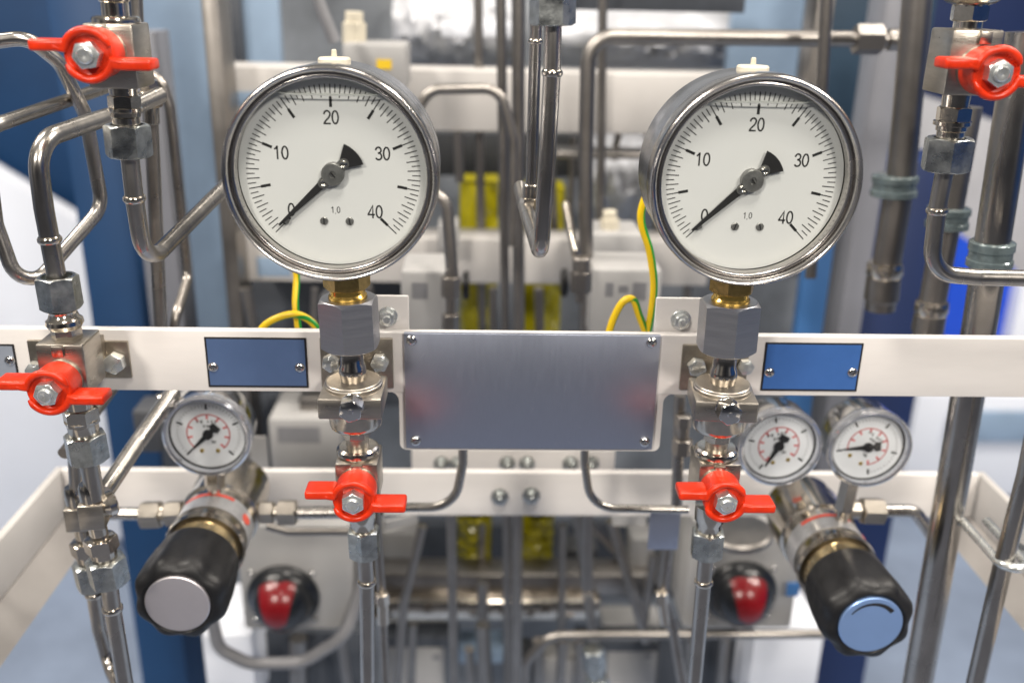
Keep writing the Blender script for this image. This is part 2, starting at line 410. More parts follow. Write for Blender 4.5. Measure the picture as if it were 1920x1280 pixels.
# ------------------------------------------------------------------ big pressure gauges
def gauge(label, px, py, col, cols_y):
    c = P(px, py, YS-.029)
    t = thing('pressure_gauge', label, 'pressure gauge', c, 'large liquid filled dial gauges')
    AY = V((0,1,0))
    MB().lathe(c, AY, [(.0160,.0480),(.0095,.0483),(.0095,.0506),(.013,.0510),(.044,.0510),(.0485,.0497),(.0505,.0460),(.0515,.042)], 96).build('case', 'case_steel', t, 40)
    mb = MB()
    mb.lathe(c, AY, [(.0060,.0478),(.0060,.0460),(.0020,.0460),(.0002,.0462),(-.0004,.0469),(-.0001,.0479),(.0004,.0483),(-.0008,.0487),(-.0026,.0493),(-.0036,.0501),(-.0038,.0508),(-.0030,.0516),(-.0012,.0521),(.0010,.0523),(.0085,.0523),(.0105,.0519),(.0112,.0508),(.0112,.0478)], 128, closed=True)
    mb.build('bezel', 'bezel_steel', t, 60)
    MB().lathe(c, AY, [(.0061,.0475),(.0061,.0462),(.0070,.0463),(.0070,.0475)], 96, closed=True).build('inner_ring', 'ring_cream', t)
    MB().lathe(c, AY, [(.0071,.0477),(.0135,.0477),(.0140,.0450)], 96, caps=False).build('gasket', 'black_gap', t)
    dial = MB().lathe(c, AY, [(.0088,.0463),(.0098,.0463)], 96).build('dial', 'dial_white', t)
    yd = .00874
    def bar(mb, a, ra, rb, w):
        d = V((sin(a), 0, cos(a))); n = V((cos(a), 0, -sin(a)))*w/2; o = c+V((0,yd,0))
        mb.bm.faces.new([mb.bm.verts.new(o+d*ra-n), mb.bm.verts.new(o+d*rb-n), mb.bm.verts.new(o+d*rb+n), mb.bm.verts.new(o+d*ra+n)])
    mb = MB()
    for i in range(81):
        a = radians((i*.5-20)*6.75)
        if i % 10 == 0: bar(mb, a, .0363, .0426, .00054); bar(mb, a, .0317, .0366, .00140)
        elif i % 2 == 0: bar(mb, a, .0363, .0426, .00052)
        else: bar(mb, a, .0385, .0426, .00050)
    mb.build('scale_marks', 'black_ink', dial)
    for body, x, z, s in (('20', 0, .0269, .0094), ('10', -.0251, .0096, .0094), ('30', .0242, .0099, .0094), ('0', -.0217, -.0185, .0094), ('40', .0198, -.0190, .0094), ('1,0', .0002, -.0183, .0046)):
        text_mesh(body, s, (x, yd, z), dial, 'black_ink', 'numeral')
    def sm_screw(x, z, r, par=dial):
        p = c+V((x, yd, z)); mb = MB()
        mb.lathe(p, (0,-1,0), [(0, r), (.0006, r), (.0009, r*.8)], 20)
        ob = mb.build('dial_screw', 'pointer_steel', par)
        MB().box(p+V((0,-.00092,0)), (r*.32, .0001, r*1.7), Matrix.Rotation(random.uniform(-.3,.6),3,'Y')).build('slot', 'black_ink', par)
    sm_screw(-.0057, -.0239, .0020); sm_screw(.0070, -.0239, .0020)
    MB().cyl(c+V((-.0240,yd,-.0240)), c+V((-.0240,.0066,-.0240)), .0013, 14, ch=.0003).build('stop_pin', 'pointer_steel', dial)
    # pointer
    a0 = radians(227.0); d = V((sin(a0),0,cos(a0))); n = V((d.z,0,-d.x)); o = c+V((0,.0062,0)); th = V((0,.0006,0))
    pt = thing('tmp','','',(0,0,0)); bpy.data.objects.remove(pt)
    q = [d*.0380+n*.0006, d*.0380-n*.0006, d*.006-n*.0021, d*.000-n*.0019, -d*.0065-n*.0022]
    tail = []
    for i in range(9):
        an = -0.44+0.88*i/8; tail.append(-d*(.0158*cos(an)) - n*(.0158*sin(-an)))
    q2 = q + tail + [-d*.0065+n*.0022, d*.000+n*.0019, d*.006+n*.0021]
    pointer = MB().prism([o+v for v in q2], th).build('pointer', 'black_ink', t)
    mb = MB()
    oo = o+V((0,-.0004,0))
    pl = [oo + d*.0100*cos(k) + n*.0030*sin(k) for k in [i*PI/10-PI/2 for i in range(11)]]
    pl = []
    for i in range(11): k = -PI/2+i*PI/10; pl.append(oo + d*(.0066+.0027*cos(k)) + n*(.0027*sin(k)))
    for i in range(11): k = PI/2+i*PI/10; pl.append(oo - d*.0074 + d*(.0027*cos(k)) + n*(.0027*sin(k)))
    mb.prism(pl, (0,.0005,0)); mb.build('hub_plate', 'pointer_steel', pointer)
    MB().lathe(o, (0,-1,0), [(-.004,.0056),(.0012,.0056),(.0017,.0051),(.0017,.0018),(.0011,.0016)], 32).build('hub', 'pointer_steel', pointer)
    hs = MB(); hs.box(o+V((.0002,-.00175,-.0002)), (.0030,.0003,.0007), Matrix.Rotation(.9,3,'Y')); hs.build('hub_slot', 'black_ink', pointer)
    for s in (.0062, -.0072):
        MB().lathe(o+d*s, (0,-1,0), [(0,.0021),(.0011,.0020),(.0015,.0014),(.0011,.0007)], 18).build('hub_screw', 'steel_tube', pointer)
    # liquid surface line
    zl = .0378; hw = sqrt(.0456**2-zl**2)-.0004
    loop = []
    for i in range(40):
        k = 2*PI*i/40; ex = abs(cos(k))**.35*(1 if cos(k) > 0 else -1); ey = abs(sin(k))**.6*(1 if sin(k) > 0 else -1)
        loop.append(c+V((hw*ex, .0064+.0021*ey, zl + .0012*abs(ex)**8)))
    loop.append(loop[0]); 
    MB().sweep(loop, .00034, 8).build('liquid_surface', 'liquid_line', t)
    MB().lathe(c, AY, [(.0030,.0466),(.0042,.0466)], 96).build('glass', 'gauge_glass', t)
    pz = c+V((0,.027,.0503))
    MB().lathe(pz, (0,0,1), [(0,.0080),(.0022,.0080),(.0030,.0074),(.0031,.0018),(.0034,.0014),(.0064,.0012),(.0068,.0008)], 32).build('filler_plug', 'cream_plastic', t)
    col.hexa(MB(), 500, cols_y[0], 88, rot=radians(8), ch0=False).build('brass_hex', 'brass_dull', t)
    col.lathe(MB(), [(cols_y[0]-4, 66), (cols_y[0]+9, 66), (cols_y[0]+13, 72), (cols_y[0]+19, 72), (cols_y[0]+34, 62)]).build('brass_neck', 'brass', t)
    return t

def block_valve(label, col, plug, dy, rot, bx):
    t = thing('gauge_shutoff_block', label, 'valve block', col.at(770+dy), 'valve blocks under the large gauges')
    mb = MB(); col.hexa(mb, 557+dy, 650+dy, 116, rot=rot, bore=.0105); mb.build('hex_adapter', 'adapter_steel', t, 20)
    col.lathe(MB(), [(655+dy,44),(680+dy,44),(686+dy,49),(697+dy,52),(706+dy,47),(712+dy,46)]).build('welded_neck', 'nickel', t, 60)
    col.lathe(MB(), [(711+dy,100),(712.5+dy,104),(715+dy,104),(717+dy,108),(724+dy,108)], 48).build('collar', 'body_steel', t)
    a = col.at(722+dy); k = sc(a)
    w = .0345; h = .0122
    mb = MB(); cz = a.z - h/2
    R = Matrix.Rotation(radians(bx), 3, 'Z')
    mb.box((a.x, a.y-.002, cz), (w, w, h), R, .0012); mb.build('block', 'body_steel', t)
    f = P(*plug, a.y-.0195)
    mb = MB(); q = V((f.x, a.y-.0185, f.z)); 
    mb.lathe(q, (0,-1,0), [(0,.0063),(.0016,.0063),(.0018,.006)], 28); mb.hexa(q+V((0,-.0016,0)), q+V((0,-.0105,0)), .0066, rot=.35, ch0=False); mb.lathe(q+V((0,-.0105,0)), (0,-1,0), [(0,.0016),(.0004,.0013)], 14)
    mb.build('bleed_plug', 'chrome', t)
    yb = 768+dy
    col.lathe(MB(), [(yb-6,98),(yb+20,98),(yb+26,95),(yb+29,88)], 48).build('barrel', 'nickel', t)
    col.hexa(MB(), yb+26, yb+50, 54, rot=.15).build('small_hex', 'nickel', t)
    return t

def handle(parent, c, rs=1.0):
    """red two-winged handle, hub axis towards the viewer; c = front centre of the hub"""
    R = .0117*rs
    mb = MB(); AY = (0,1,0)
    mb.lathe(c, AY, [(.0185,R*.80),(.0185,R*.93),(.0165,R*.98),(.0040,R),(.0028,R*.985),(.0022,R*.94),(.0024,R*.84),(.0034,R*.78),(.0036,R*.74),(.0036,R*.35),(.0036,R*.30)], 56)
    def arc(a0, a1, rr, rad, n=26):
        return [c+V((rr*cos(radians(a0+(a1-a0)*i/n)),   .0014, rr*sin(radians(a0+(a1-a0)*i/n)))) for i in range(n+1)]
    up = [c+V((-.0150*rs,.0012,.0034*rs))] + arc(168, 22, R*.935, 0)
    lo = [c+V((.0150*rs,.0012,-.0032*rs))] + arc(-12, -158, R*.935, 0)
    for pth in (up, lo): mb.sweep(pth, lambda f: .0019*rs*(1 if f < .9 else 1-5*(f-.9)), 12)
    for sx, dz, xo in ((-1, .0040, .0262), (1, -.0040, .0284)):
        x0, x1 = .0098*rs, xo*rs
        mb.box(c+V((sx*(x0+x1)/2, .0064, dz*rs)), (x1-x0, .0136, .0052*rs), None, .0015*rs, 3)
    h = mb.build('handle', 'red_paint', parent, 50)
    em = MB()
    for an, ln in ((62,.0022),(50,.0016),(38,.0020),(26,.0013)):
        q = radians(an); em.box(c+V((R*.80*cos(q), .0024, R*.80*sin(q))), (.0007, .0012, ln), Matrix.Rotation(q-.4,3,'Y'), .0002)
    em.build('cast_mark', 'red_paint', h)
    k = random.uniform(.1,.9)
    n = MB(); n.hexa(c+V((0,.0040,0)), c+V((0,-.0022,0)), .0065*rs, rot=k, ch0=False); n.lathe(c+V((0,-.0022,0)), AY, [(0,.0046*rs),(-.0001,.0042*rs)], 24)
    nn = n.build('handle_nut', 'zinc_bolt', parent)
    MB().lathe(c+V((0,-.0021,0)), (0,-1,0), [(0,.0038*rs),(.0013,.0037*rs),(.0018,.0031*rs),(.0018,.0009*rs),(.0016,.0004*rs)], 24).build('stud', 'zinc_bolt', nn)

def ball_valve(label, col, hub, extra, side=0.0, hgt=.030, w=.0240, up=.0, dep=.0255):
    c = P(*hub, YS-.0325)
    lo, hi = -3, 4
    for _ in range(50):
        m_ = (lo+hi)/2
        if (col.a+col.d*m_).z > c.z+up: lo = m_
        else: hi = m_
    b = col.a+col.d*lo
    t = thing('ball_valve', label, 'ball valve', b, 'ball valves with red wing handles')
    c = V((c.x, b.y-.0325, c.z))
    mb = MB(); mb.box(b, (w, dep, hgt), None, .0013)
    mb.lathe(b+V((c.x-b.x,-.0125,c.z-b.z)), (0,-1,0), [(0,.0112),(.004,.0112)], 28)
    mb.box(b+V(((c.x-b.x),-.0132,hgt*.5-.0035)), (.0062,.0030,.0062), None, .0006)
    mb.build('body', 'body_steel', t)
    handle(t, c)
    for nm, kind, args, m in extra:
        mb = MB()
        if kind == 'l': col.lathe(mb, args)
        elif kind == 'h': col.hexa(mb, *args[:3], rot=args[3], bore=(args[4] if len(args) > 4 else 0))
        mb.build(nm, m, t)
    return t
cL, cR = Col((655,600,YS), (686,1060,YS)), Col((1366,600,YS), (1323,1050,YS))
gauge('left one of the two large round pressure gauges, beside the slate blue nameplate', 620.5, 331, cL, (539,))
gauge('right one of the two large round pressure gauges, beside the nameplate with the painted blue reflection', 1417, 343, cR, (546,))
block_valve('steel block with hex adapter and front plug below the left large gauge', cL, (661, 758), 0, radians(25), 0)
block_valve('steel block with hex adapter and front plug below the right large gauge', cR, (1362, 764), 6, radians(31), -5)

ring_up = lambda y, w: ('collar', 'l', [(y-3, w*.60),(y-3, w*.86),(y, w*.97),(y+4, w),(y+9, w),(y+11, w*.93),(y+18, w*.93)], 'nickel')
ball_valve('red handled ball valve under the left large gauge, left of the two low ones', cL, (662, 942), [
    ('inlet_neck','l',[(812,42),(856,42)],'body_steel'), ring_up(837, 80),
    ('outlet_neck','l',[(955,56),(972,52),(975,48),(994,46)],'nickel'),
    ('union_nut','h',(990, 1040, 62, radians(27), .0062),'zinc')], up=.0005, hgt=.0255)
ball_valve('red handled ball valve under the right large gauge, right of the two low ones', cR, (1361, 943), [
    ('inlet_neck','l',[(816,42),(856,42)],'body_steel'), ring_up(839, 82),
    ('outlet_neck','l',[(945,58),(972,56),(978,48),(1000,46)],'nickel'),
    ('union_nut','h',(994, 1040, 64, radians(24), .0062),'zinc')], up=.0005, hgt=.0255)
cA = Col((214,0,YS), (245,310,YS))
ball_valve('red handled ball valve at the top left corner', cA, (163, 104), [
    ('inlet_fitting','l',[(-60,62),(-12,62),(-8,58),(2,56),(5,50),(34,50)],'nickel'), ring_up(33, 88),
    ('lower_collar','l',[(138,60),(140,84),(149,84),(151,50)],'nickel'),
    ('outlet_neck','l',[(148,52),(182,50)],'nickel'),
    ('outlet_hex','h',(178, 203, 60, .2),'nickel'),
    ('outlet_ring','l',[(201,50),(202,62),(208,62),(210,55),(218,54),(220,50),(236,50)],'nickel'),
    ('union_nut','h',(233, 294, 86, radians(8), .0078),'zinc')], hgt=.0300, up=-.002, w=.0235)
cB = Col((1822,0,YS), (1770,330,YS))
ball_valve('red handled ball valve at the top right corner', cB, (1873, 138), [
    ('inlet_flange','l',[(-60,60),(-14,60),(-12,100),(0,100),(6,84),(9,64),(12,64)],'nickel'),
    ('inlet_hex','h',(8, 40, 70, .25),'nickel'),
    ('inlet_neck','l',[(36,52),(66,52)],'nickel'), ring_up(66, 90),
    ('lower_collar','l',[(160,60),(162,84),(170,84),(173,50)],'nickel'),
    ('outlet_neck','l',[(170,52),(205,48)],'nickel'),
    ('outlet_hex','h',(200, 228, 64, .3),'nickel'),
    ('outlet_ring','l',[(226,50),(227,68),(234,68),(236,56),(244,56),(246,50),(262,50)],'nickel'),
    ('union_nut','h',(258, 320, 92, radians(16), .0078),'zinc')], hgt=.0310, up=.003, w=.0255)
cC = Col((110,540,YS), (205,1080,YS))
ball_valve('red handled ball valve in front of the rail at the left picture edge', cC, (88, 738), [
    ('union_nut','h',(517, 578, 78, radians(32), .0078),'zinc'),
    ('thread','l',[(572,46),(575,54),(578,50),(581,54),(584,50),(590,50)],'nickel'),
    ('inlet_ring','l',[(586,50),(594,56),(598,66),(605,68),(610,62),(614,56)],'nickel'),
    ('inlet_hex','h',(610, 634, 56, .2),'nickel'),
    ('inlet_neck','l',[(630,48),(662,48)],'nickel'),
    ('collar','l',[(652,50),(653,76),(658,84),(664,86),(668,80),(676,78)],'nickel'),
    ('outlet_neck','l',[(735,56),(768,50)],'nickel'),
    ('outlet_hex','h',(764, 794, 66, .1),'nickel'),
    ('outlet_ring','l',[(786,62),(792,56),(818,54)],'nickel'),
    ('lower_union_nut','h',(812, 862, 78, radians(4), .0078),'zinc')], hgt=.0290, up=.005, w=.0250)

# brackets that hold the columns to the rail
def bracket(label, x0, y0, x1, y1, bolts, hat=None):
    t = thing('valve_bracket', label, 'bracket', P((x0+x1)/2, (y0+y1)/2, 0), 'steel brackets bolted to the rail')
    mb = MB(); qbox(mb, x0, y0, x1, y1, -.0022, .0021, .0006)
    if hat: qbox(mb, *hat, -.0150, .0130, .0010)
    mb.build('plate', 'bracket_steel', t)
    for (x, y, w) in bolts: bolt(t, x, y, -.0022, w, washer=False)
bracket('brownish steel bracket with two bolts behind the left gauge column', 601, 634, 737, 728, ((622, 676, 34), (713, 676, 34), (634, 712, 30), (700, 712, 30)))
bracket('brownish steel bracket with two bolts behind the right gauge column', 1277, 647, 1402, 732, ((1304, 684, 35), (1396, 684, 30), (1310, 716, 28)))
bracket('brownish hat shaped steel bracket with nuts at the left end of the rail', 55, 639, 243, 708, ((219, 676, 40), (72, 690, 36)), (82, 640, 184, 706))

# mounting lugs standing above the rail behind it
def lug(label, x0, y0, x1, y1, b):
    t = thing('mounting_lug', label, 'lug', P((x0+x1)/2, y1, .008), 'white lugs standing above the rail')
    qbox(MB(), x0, y0, x1, y1, .0085, .0025, .0009).build('plate', 'rail_paint', t)
    bolt(t, *b, .0085, 30, nut=True)
lug('white lug with a nut standing above the rail right of the left gauge adapter', 640, 554, 767, 660, (727, 593))
lug('white lug with a nut standing above the rail left of the right gauge adapter', 1227, 559, 1372, 660, (1276, 599))
# ================================================================== bent tubes near the front
G_L = 'bent steel tubes at the left'
def cpt(col, y): p = col.at(y); q = proj(p); return (q[0], q[1], p.y)
# tube rising from the left valve and running back
pipe('bent_tube', 'steel tube rising from the left edge valve, with a weld bead, bending back and right', [cpt(cC, 522), (82,390,YS), (66,265,YS), (235,208,.045), (300,178,.075)], 35, 62, beads=((0,.56),), group=G_L)
pipe('bent_tube', 'steel tube under the top left valve, hooking back behind the left large gauge', [cpt(cA, 290), (252,372,YS), (272,500,YS+.004), (420,352,.07), (520,262,.12)], 34, 58, beads=((1,.0),), group=G_L)
pipe('bent_tube', 'steel tube entering at the left edge over the navy panel, running back behind the valve', [(-110,278,-.045), (0,232,-.01), (215,158,.10)], 30, 60, group=G_L)
pipe('bent_tube', 'looping steel tube with a rounded hook below, before the white board at left', [(-90,88,.02), (52,70,.03), (112,118,.04), (160,215,.05), (192,388,.05), (42,560,-.005), (-8,420,.0), (-30,250,.01)], 28, (50,60,60,55,55,60), group=G_L)
pipe('straight_tube', 'thin blurred upright tube behind the top left valve outlet', [(282,205,.09), (292,420,.09), (302,640,.09)], 27, 30, 'steel_dull', group=G_L)
def fitting(name, label, segs, m, cat, group=None):
    """segs: list of (p0, p1, w_px, kind)"""
    ps = [P(*segs[0][0])]
    t = thing(name, label, cat, ps[0], group)
    for (a, b, w, kind) in segs:
        A, B = P(*a), P(*b); r = w*.5*sc((A+B)/2); mb = MB()
        if kind == 'h': mb.hexa(A, B, r, rot=.15)
        elif kind == 'b': mb.box((A+B)/2, (r*2, r*2, (A-B).length), None, r*.12)
        else: mb.cyl(A, B, r, 24, ch=r*.08)
        mb.build({'h':'hex_nut','c':'sleeve','b':'block'}[kind], m if isinstance(m, str) else m[0], t)
    return t
fitting('tube_fitting', 'blurred shiny tube fitting beside the top left valve outlet', [((278,150,.085),(280,176,.085),36,'h'), ((280,172,.085),(282,200,.085),50,'h'), ((282,200,.085),(283,232,.085),32,'c')], 'nickel', 'fitting')
pipe('bent_tube', 'narrow looping tube on the pale blue panel left of the left large gauge', [(250,140,.14), (300,142,.14), (318,200,.14), (352,520,.14), (330,590,.10), (322,640,.10)], 20, 30, 'steel_dull', group=G_L)
# right side
pipe('bent_tube', 'steel tube below the top right valve, bending out to the right edge', [cpt(cB, 316), (1757,395,YS), (1744,512,YS), (1835,520,YS+.003), (2010,523,YS+.004)], 33, 82, beads=((1,.0),))
# the front tube in the middle
fitting('union_nut', 'large zinc plated hex nut at the top centre holding a hanging tube', [((1037,-60,YS-.01),(1036,48,YS-.01),88,'h')], 'zinc', 'nut')
pipe('hanging_tube', 'satin steel tube hanging in front at the top centre, hooking back at its end', [(1037,30,YS-.01), (1035,137,YS-.01), (1026,300,YS-.01), (1014,478,YS-.01), (984,385,.045), (976,350,.065)], 34, (30,30,34,20), beads=((1,.0),))
pipe('hanging_tube', 'second steel tube with a weld bead just behind the hanging tube at top centre', [(1007,-20,.04), (1004,78,.04), (996,360,.04)], 24, 20, beads=((1,.0),))
fitting('tube_fitting', 'small shiny elbow fitting at the end of the hanging centre tube', [((995,345,.04),(994,372,.04),30,'c'), ((994,370,.04),(993,394,.04),38,'h'), ((993,392,.04),(992,404,.04),28,'c')], 'nickel', 'fitting')
# tubes below the two low valves
for col, xb, lab in ((cL, 690, 'beaded steel tube going down from the low valve left'), (cR, 1300, 'beaded steel tube going down from the low valve right')):
    pipe('drop_tube', lab+' of the blank plate' if col is cR else lab+' of the blank plate', [cpt(col,1030), (cpt(col,1090)[0], 1090, col.at(1090).y), (xb, 1300, YS), (xb+(3 if col is cL else -6), 1420, YS)], 29, 20, beads=((1,.0),), group='tubes below the low ball valves')
# left column below its valve
cD = Col((160,850,YS), (238,1290,YS))
pipe('drop_tube', 'short steel tube between the left edge valve and the square tee below it', [cpt(cC,855), cpt(cC,935)], 34, 10)
def tee(label, dx, Y, k, y0, branch=True, sh=0):
    t = thing('tee_fitting', label, 'tee fitting', P(172+dx, 960+sh, Y), 'stacked tube fittings at the lower left')
    c = Col((168+dx,925+sh,Y), (207+dx,1090+sh,Y))
    mb = MB(); a = c.at(960+sh); s = sc(a)
    mb.box(a, (46*s*k, 46*s*k, 52*s*k), Matrix.Rotation(.12,3,'Z'), .0012); mb.build('block', 'body_steel', t)
    c.lathe(MB(), [(905+sh,30*k),(912+sh,36*k),(925+sh,38*k),(945+sh,38*k)]).build('inlet_neck', 'nickel', t)
    if branch:
        b0, b1 = P(190+dx,950+sh,Y), P(208+dx,905+sh,Y+.03)
        MB().lathe(b0, (.55,.45,.05), [(0,17*s),(10*s,25*s),(22*s,25*s),(26*s,20*s)], 28).build('branch', 'nickel', t)
    c.lathe(MB(), [(980+sh,34*k),(1012+sh,32*k)]).build('outlet_neck', 'nickel', t)
    c.hexa(MB(), 1006+sh, 1030+sh, 62*k, rot=.3).build('outlet_hex', 'nickel', t)
    c.lathe(MB(), [(1028+sh,48*k),(1050+sh,46*k)]).build('outlet_ring', 'nickel', t)
    c.hexa(MB(), 1046+sh, 1092+sh, 74*k, rot=radians(8)).build('union_nut', 'zinc', t)
tee('square steel tee with a side branch below the left edge valve', 0, YS, 1.0, 0)
tee('blurred second steel tee just behind the tee below the left edge valve', -28, .015, .92, 0, False, 6)
pipe('drop_tube', 'steel tube with a bead running down from the lower left tee to the bottom edge', [(203,1080,YS), (211,1140,YS), (236,1290,YS), (255,1400,YS)], 31, 20, beads=((1,.0),), group='tubes below the lower left tees')
pipe('drop_tube', 'bent tube behind it running down from the rear lower left tee', [(172,1090,.015), (186,1180,.015), (206,1250,.015), (228,1300,-.02)], 26, 40, beads=((0,.25),), group='tubes below the lower left tees')
pipe('drop_tube', 'short tube rising from the rear lower left tee behind the white frame arm', [(140,850,.015), (146,950,.015)], 26, 10)
pipe('branch_tube', 'sloping steel tube from the lower left tee up and back under the rail', [(196,922,-.012), (258,830,.03), (325,735,.075)], 34, 10)
pipe('branch_tube', 'dull steel tube slanting behind the left edge valve below the rail', [(120,850,.02), (215,722,.10)], 24, 10, 'steel_dull')
fitting('tube_fitting', 'blurred round fitting under the rail beside the left small gauge', [((302,758,.09),(338,742,.095),44,'c')], 'nickel', 'fitting')
# right foreground stand pipe and thin rod
pipe('stand_pipe', 'thick steel stand pipe running down the right side behind the rail', [(1922,60,.055), (1880,330,.055), (1838,600,.055), (1790,885,.055), (1712,1330,.055)], 68, 40, 'steel_tube', n=32)
pipe('thin_rod', 'thin steel rod held by a U bolt at the lower right edge', [(1965,700,.0), (1925,890,.0), (1880,1060,.0), (1822,1310,.0)], 37, 40, 'steel_tube')
def ubolt():
    c = P(1892,1052,.0); s = sc(c)
    t = thing('u_bolt', 'zinc U bolt around the thin rod at the lower right edge', 'u bolt', c)
    pts = [c+V((-20*s*cos(a)*1.25+(4*s), 24*s*sin(a)*-1.1, 3*s*sin(a))) for a in [i/14*PI for i in range(15)]]
    pts = [pts[0]+V((0,.05,0))] + pts + [pts[-1]+V((0,.05,0))]
    MB().sweep(pts, 9*s, 12).build('bow', 'zinc_bolt', t)
    p = c+V((34*s,.016,-4*s)); MB().cyl(p+V((0,0,-6*s)), p+V((0,0,6*s)), 26*s, 24, ch=2*s).build('washer', 'zinc', t)
ubolt()
# earth wires
def wire(label, pts, w):
    W = PT(pts); r = w*.5*sc(W[0])
    # smooth the path
    out = []
    n = len(W)
    for i in range(n-1):
        p0, p1, p2, p3 = W[max(i-1,0)], W[i], W[i+1], W[min(i+2,n-1)]
        for k in range(8):
            t = k/8; out.append(.5*((2*p1)+(p2-p0)*t+(2*p0-5*p1+4*p2-p3)*t*t+(3*p1-p0-3*p2+p3)*t**3))
    out.append(W[-1])
    o = MB().sweep(out, r, 14).build('earth_wire', 'wire_yellow', None, loc=W[0]); tag(o, label, 'wire', 'yellow and green earth wires')
    mb = MB(); strip = []                                      # green stripe along one side
    for i, p in enumerate(out):
        t = (out[min(i+1,len(out)-1)]-out[max(i-1,0)]).normalized(); _, u, v = perp(t)
        a = i*.035+.3
        sd = V((1,-.3,-.35)); side = (sd-t*t.dot(sd)).normalized(); v = t.cross(side)
        strip.append([mb.bm.verts.new(p+(side*cos(q+a*.25)+v*sin(q+a*.25))*r*1.02) for q in (-.6,-.3,0,.3,.6)])
    for i in range(len(strip)-1):
        for j in range(4): mb.bm.faces.new((strip[i][j],strip[i][j+1],strip[i+1][j+1],strip[i+1][j]))
    mb.build('green_stripe', 'wire_green', o)
    return o
wire('yellow green earth wire arching above the rail left of the left adapter', [(478,640,.05),(500,607,.05),(548,589,.05),(585,604,.05),(604,640,.05),(610,690,.05)], 14)
wire('yellow green earth wire hanging straight down behind the left large gauge', [(553,470,.07),(556,520,.07),(554,570,.06),(560,620,.055),(568,680,.05)], 13)
wire('yellow green earth wire hanging beside the right large gauge down to the rail', [(1228,330,.05),(1205,385,.05),(1203,420,.05),(1218,470,.05),(1226,530,.05),(1222,580,.05),(1214,625,.05)], 15)
wire('short looped yellow green earth wire right above the blank plate', [(1137,640,.05),(1150,598,.05),(1168,566,.05),(1187,562,.05),(1198,590,.05),(1210,622,.05),(1220,660,.05)], 14)
# ================================================================== regulators, rear frame, background equipment
def regulator(label, fx, fy, disc, tilt=0):
    c = P(fx, fy, -.010); s = sc(c); AY = V((0,1,0))
    R = 90*s
    t = thing('pressure_regulator', label, 'regulator', c+AY*.13, 'pressure regulators with black hand knobs')
    # knob with grip flutes
    mb = MB(); n = 96; rows = []
    prof = [(.0012,.70),(0,.74),(.0006,.86),(.0030,.94),(.0070,.99),(.012,1.0),(.026,.985),(.040,.945),(.046,.90),(.0475,.80)]
    for (y, r) in prof:
        ring = []
        amp = (.085 if y < .02 else .06) if .0005 < y < .045 else .0
        for i in range(n):
            a = 2*PI*i/n; f = (.5+.5*cos(8*a+.4))
            rr = R*r*(1-amp*f); ring.append(mb.bm.verts.new(c+V((rr*cos(a), y, rr*sin(a)))))
        rows.append(ring)
    for i in range(len(rows)-1): mb.bridge(rows[i], rows[i+1])
    mb.cap(rows[0]); mb.cap(rows[-1])
    k = mb.build('knob', 'knob_black', t, 40)
    MB().lathe(c, (0,-1,0), [(-.004,R*.67),(.0004,R*.67),(.0010,R*.65),(.0010,R*.3)], 64).build('knob_cap', disc, k)
    if disc == 'knob_disc_blue':
        mb = MB(); a0, a1 = 148, 40; rr = R*.52
        o_, i_ = [], []
        for j in range(17):
            a = radians(a0+(a1-a0)*j/16); wd = R*.05*(.25+.75*j/16)
            o_.append(c+V((rr*cos(a)+wd*cos(a), -.0012, (rr+wd)*sin(a)))); i_.append(c+V(((rr-wd)*cos(a), -.0012, (rr-wd)*sin(a))))
        mb.prism(o_+i_[::-1], (0,.0003,0)); mb.build('turn_mark', 'black_ink', k)
    MB().lathe(c, AY, [(.042,R*.70),(.0485,R*.78),(.060,R*.78),(.062,R*.82)], 48).build('brass_collar', 'brass_pale', t)
    MB().lathe(c, AY, [(.060,R*.70),(.060,R*.90),(.064,R*.92),(.067,R*.87),(.102,R*.87),(.104,R*.93),(.135,R*.93),(.140,R*.90),(.150,R*.88)], 64).build('bonnet', 'nickel', t)
    MB().lathe(c, AY, [(.0745,R*.873),(.0745,R*.882),(.0930,R*.882),(.0930,R*.873)], 64, closed=True).build('label_band', 'label_silver', t)
    mb = MB(); rows = []
    for y in (.0885, .0920):
        rows.append([mb.bm.verts.new(c+V((R*.888*cos(a), y, R*.888*sin(a)))) for a in [radians(55+80*i/20) for i in range(21)]])
    for i in range(20): mb.bm.faces.new((rows[0][i],rows[0][i+1],rows[1][i+1],rows[1][i]))
    mb.build('red_stripe', 'label_red', t)
    mb = MB(); q = radians(24)
    pc = c+V((R*.884*cos(q), .083, R*.884*sin(q))); mb.lathe(pc, (cos(q),0,sin(q)), [(0,.0042),(.0003,.0042)], 20); mb.build('red_dot', 'label_red', t)
    return t, c, R
rl, cl, RL = regulator('pressure regulator with a plain silver capped knob, lower left', 333, 1131, 'knob_disc')
rr, cr, RR = regulator('pressure regulator with a blue capped knob bearing an arrow arc, lower right', 1632, 1170, 'knob_disc_blue')

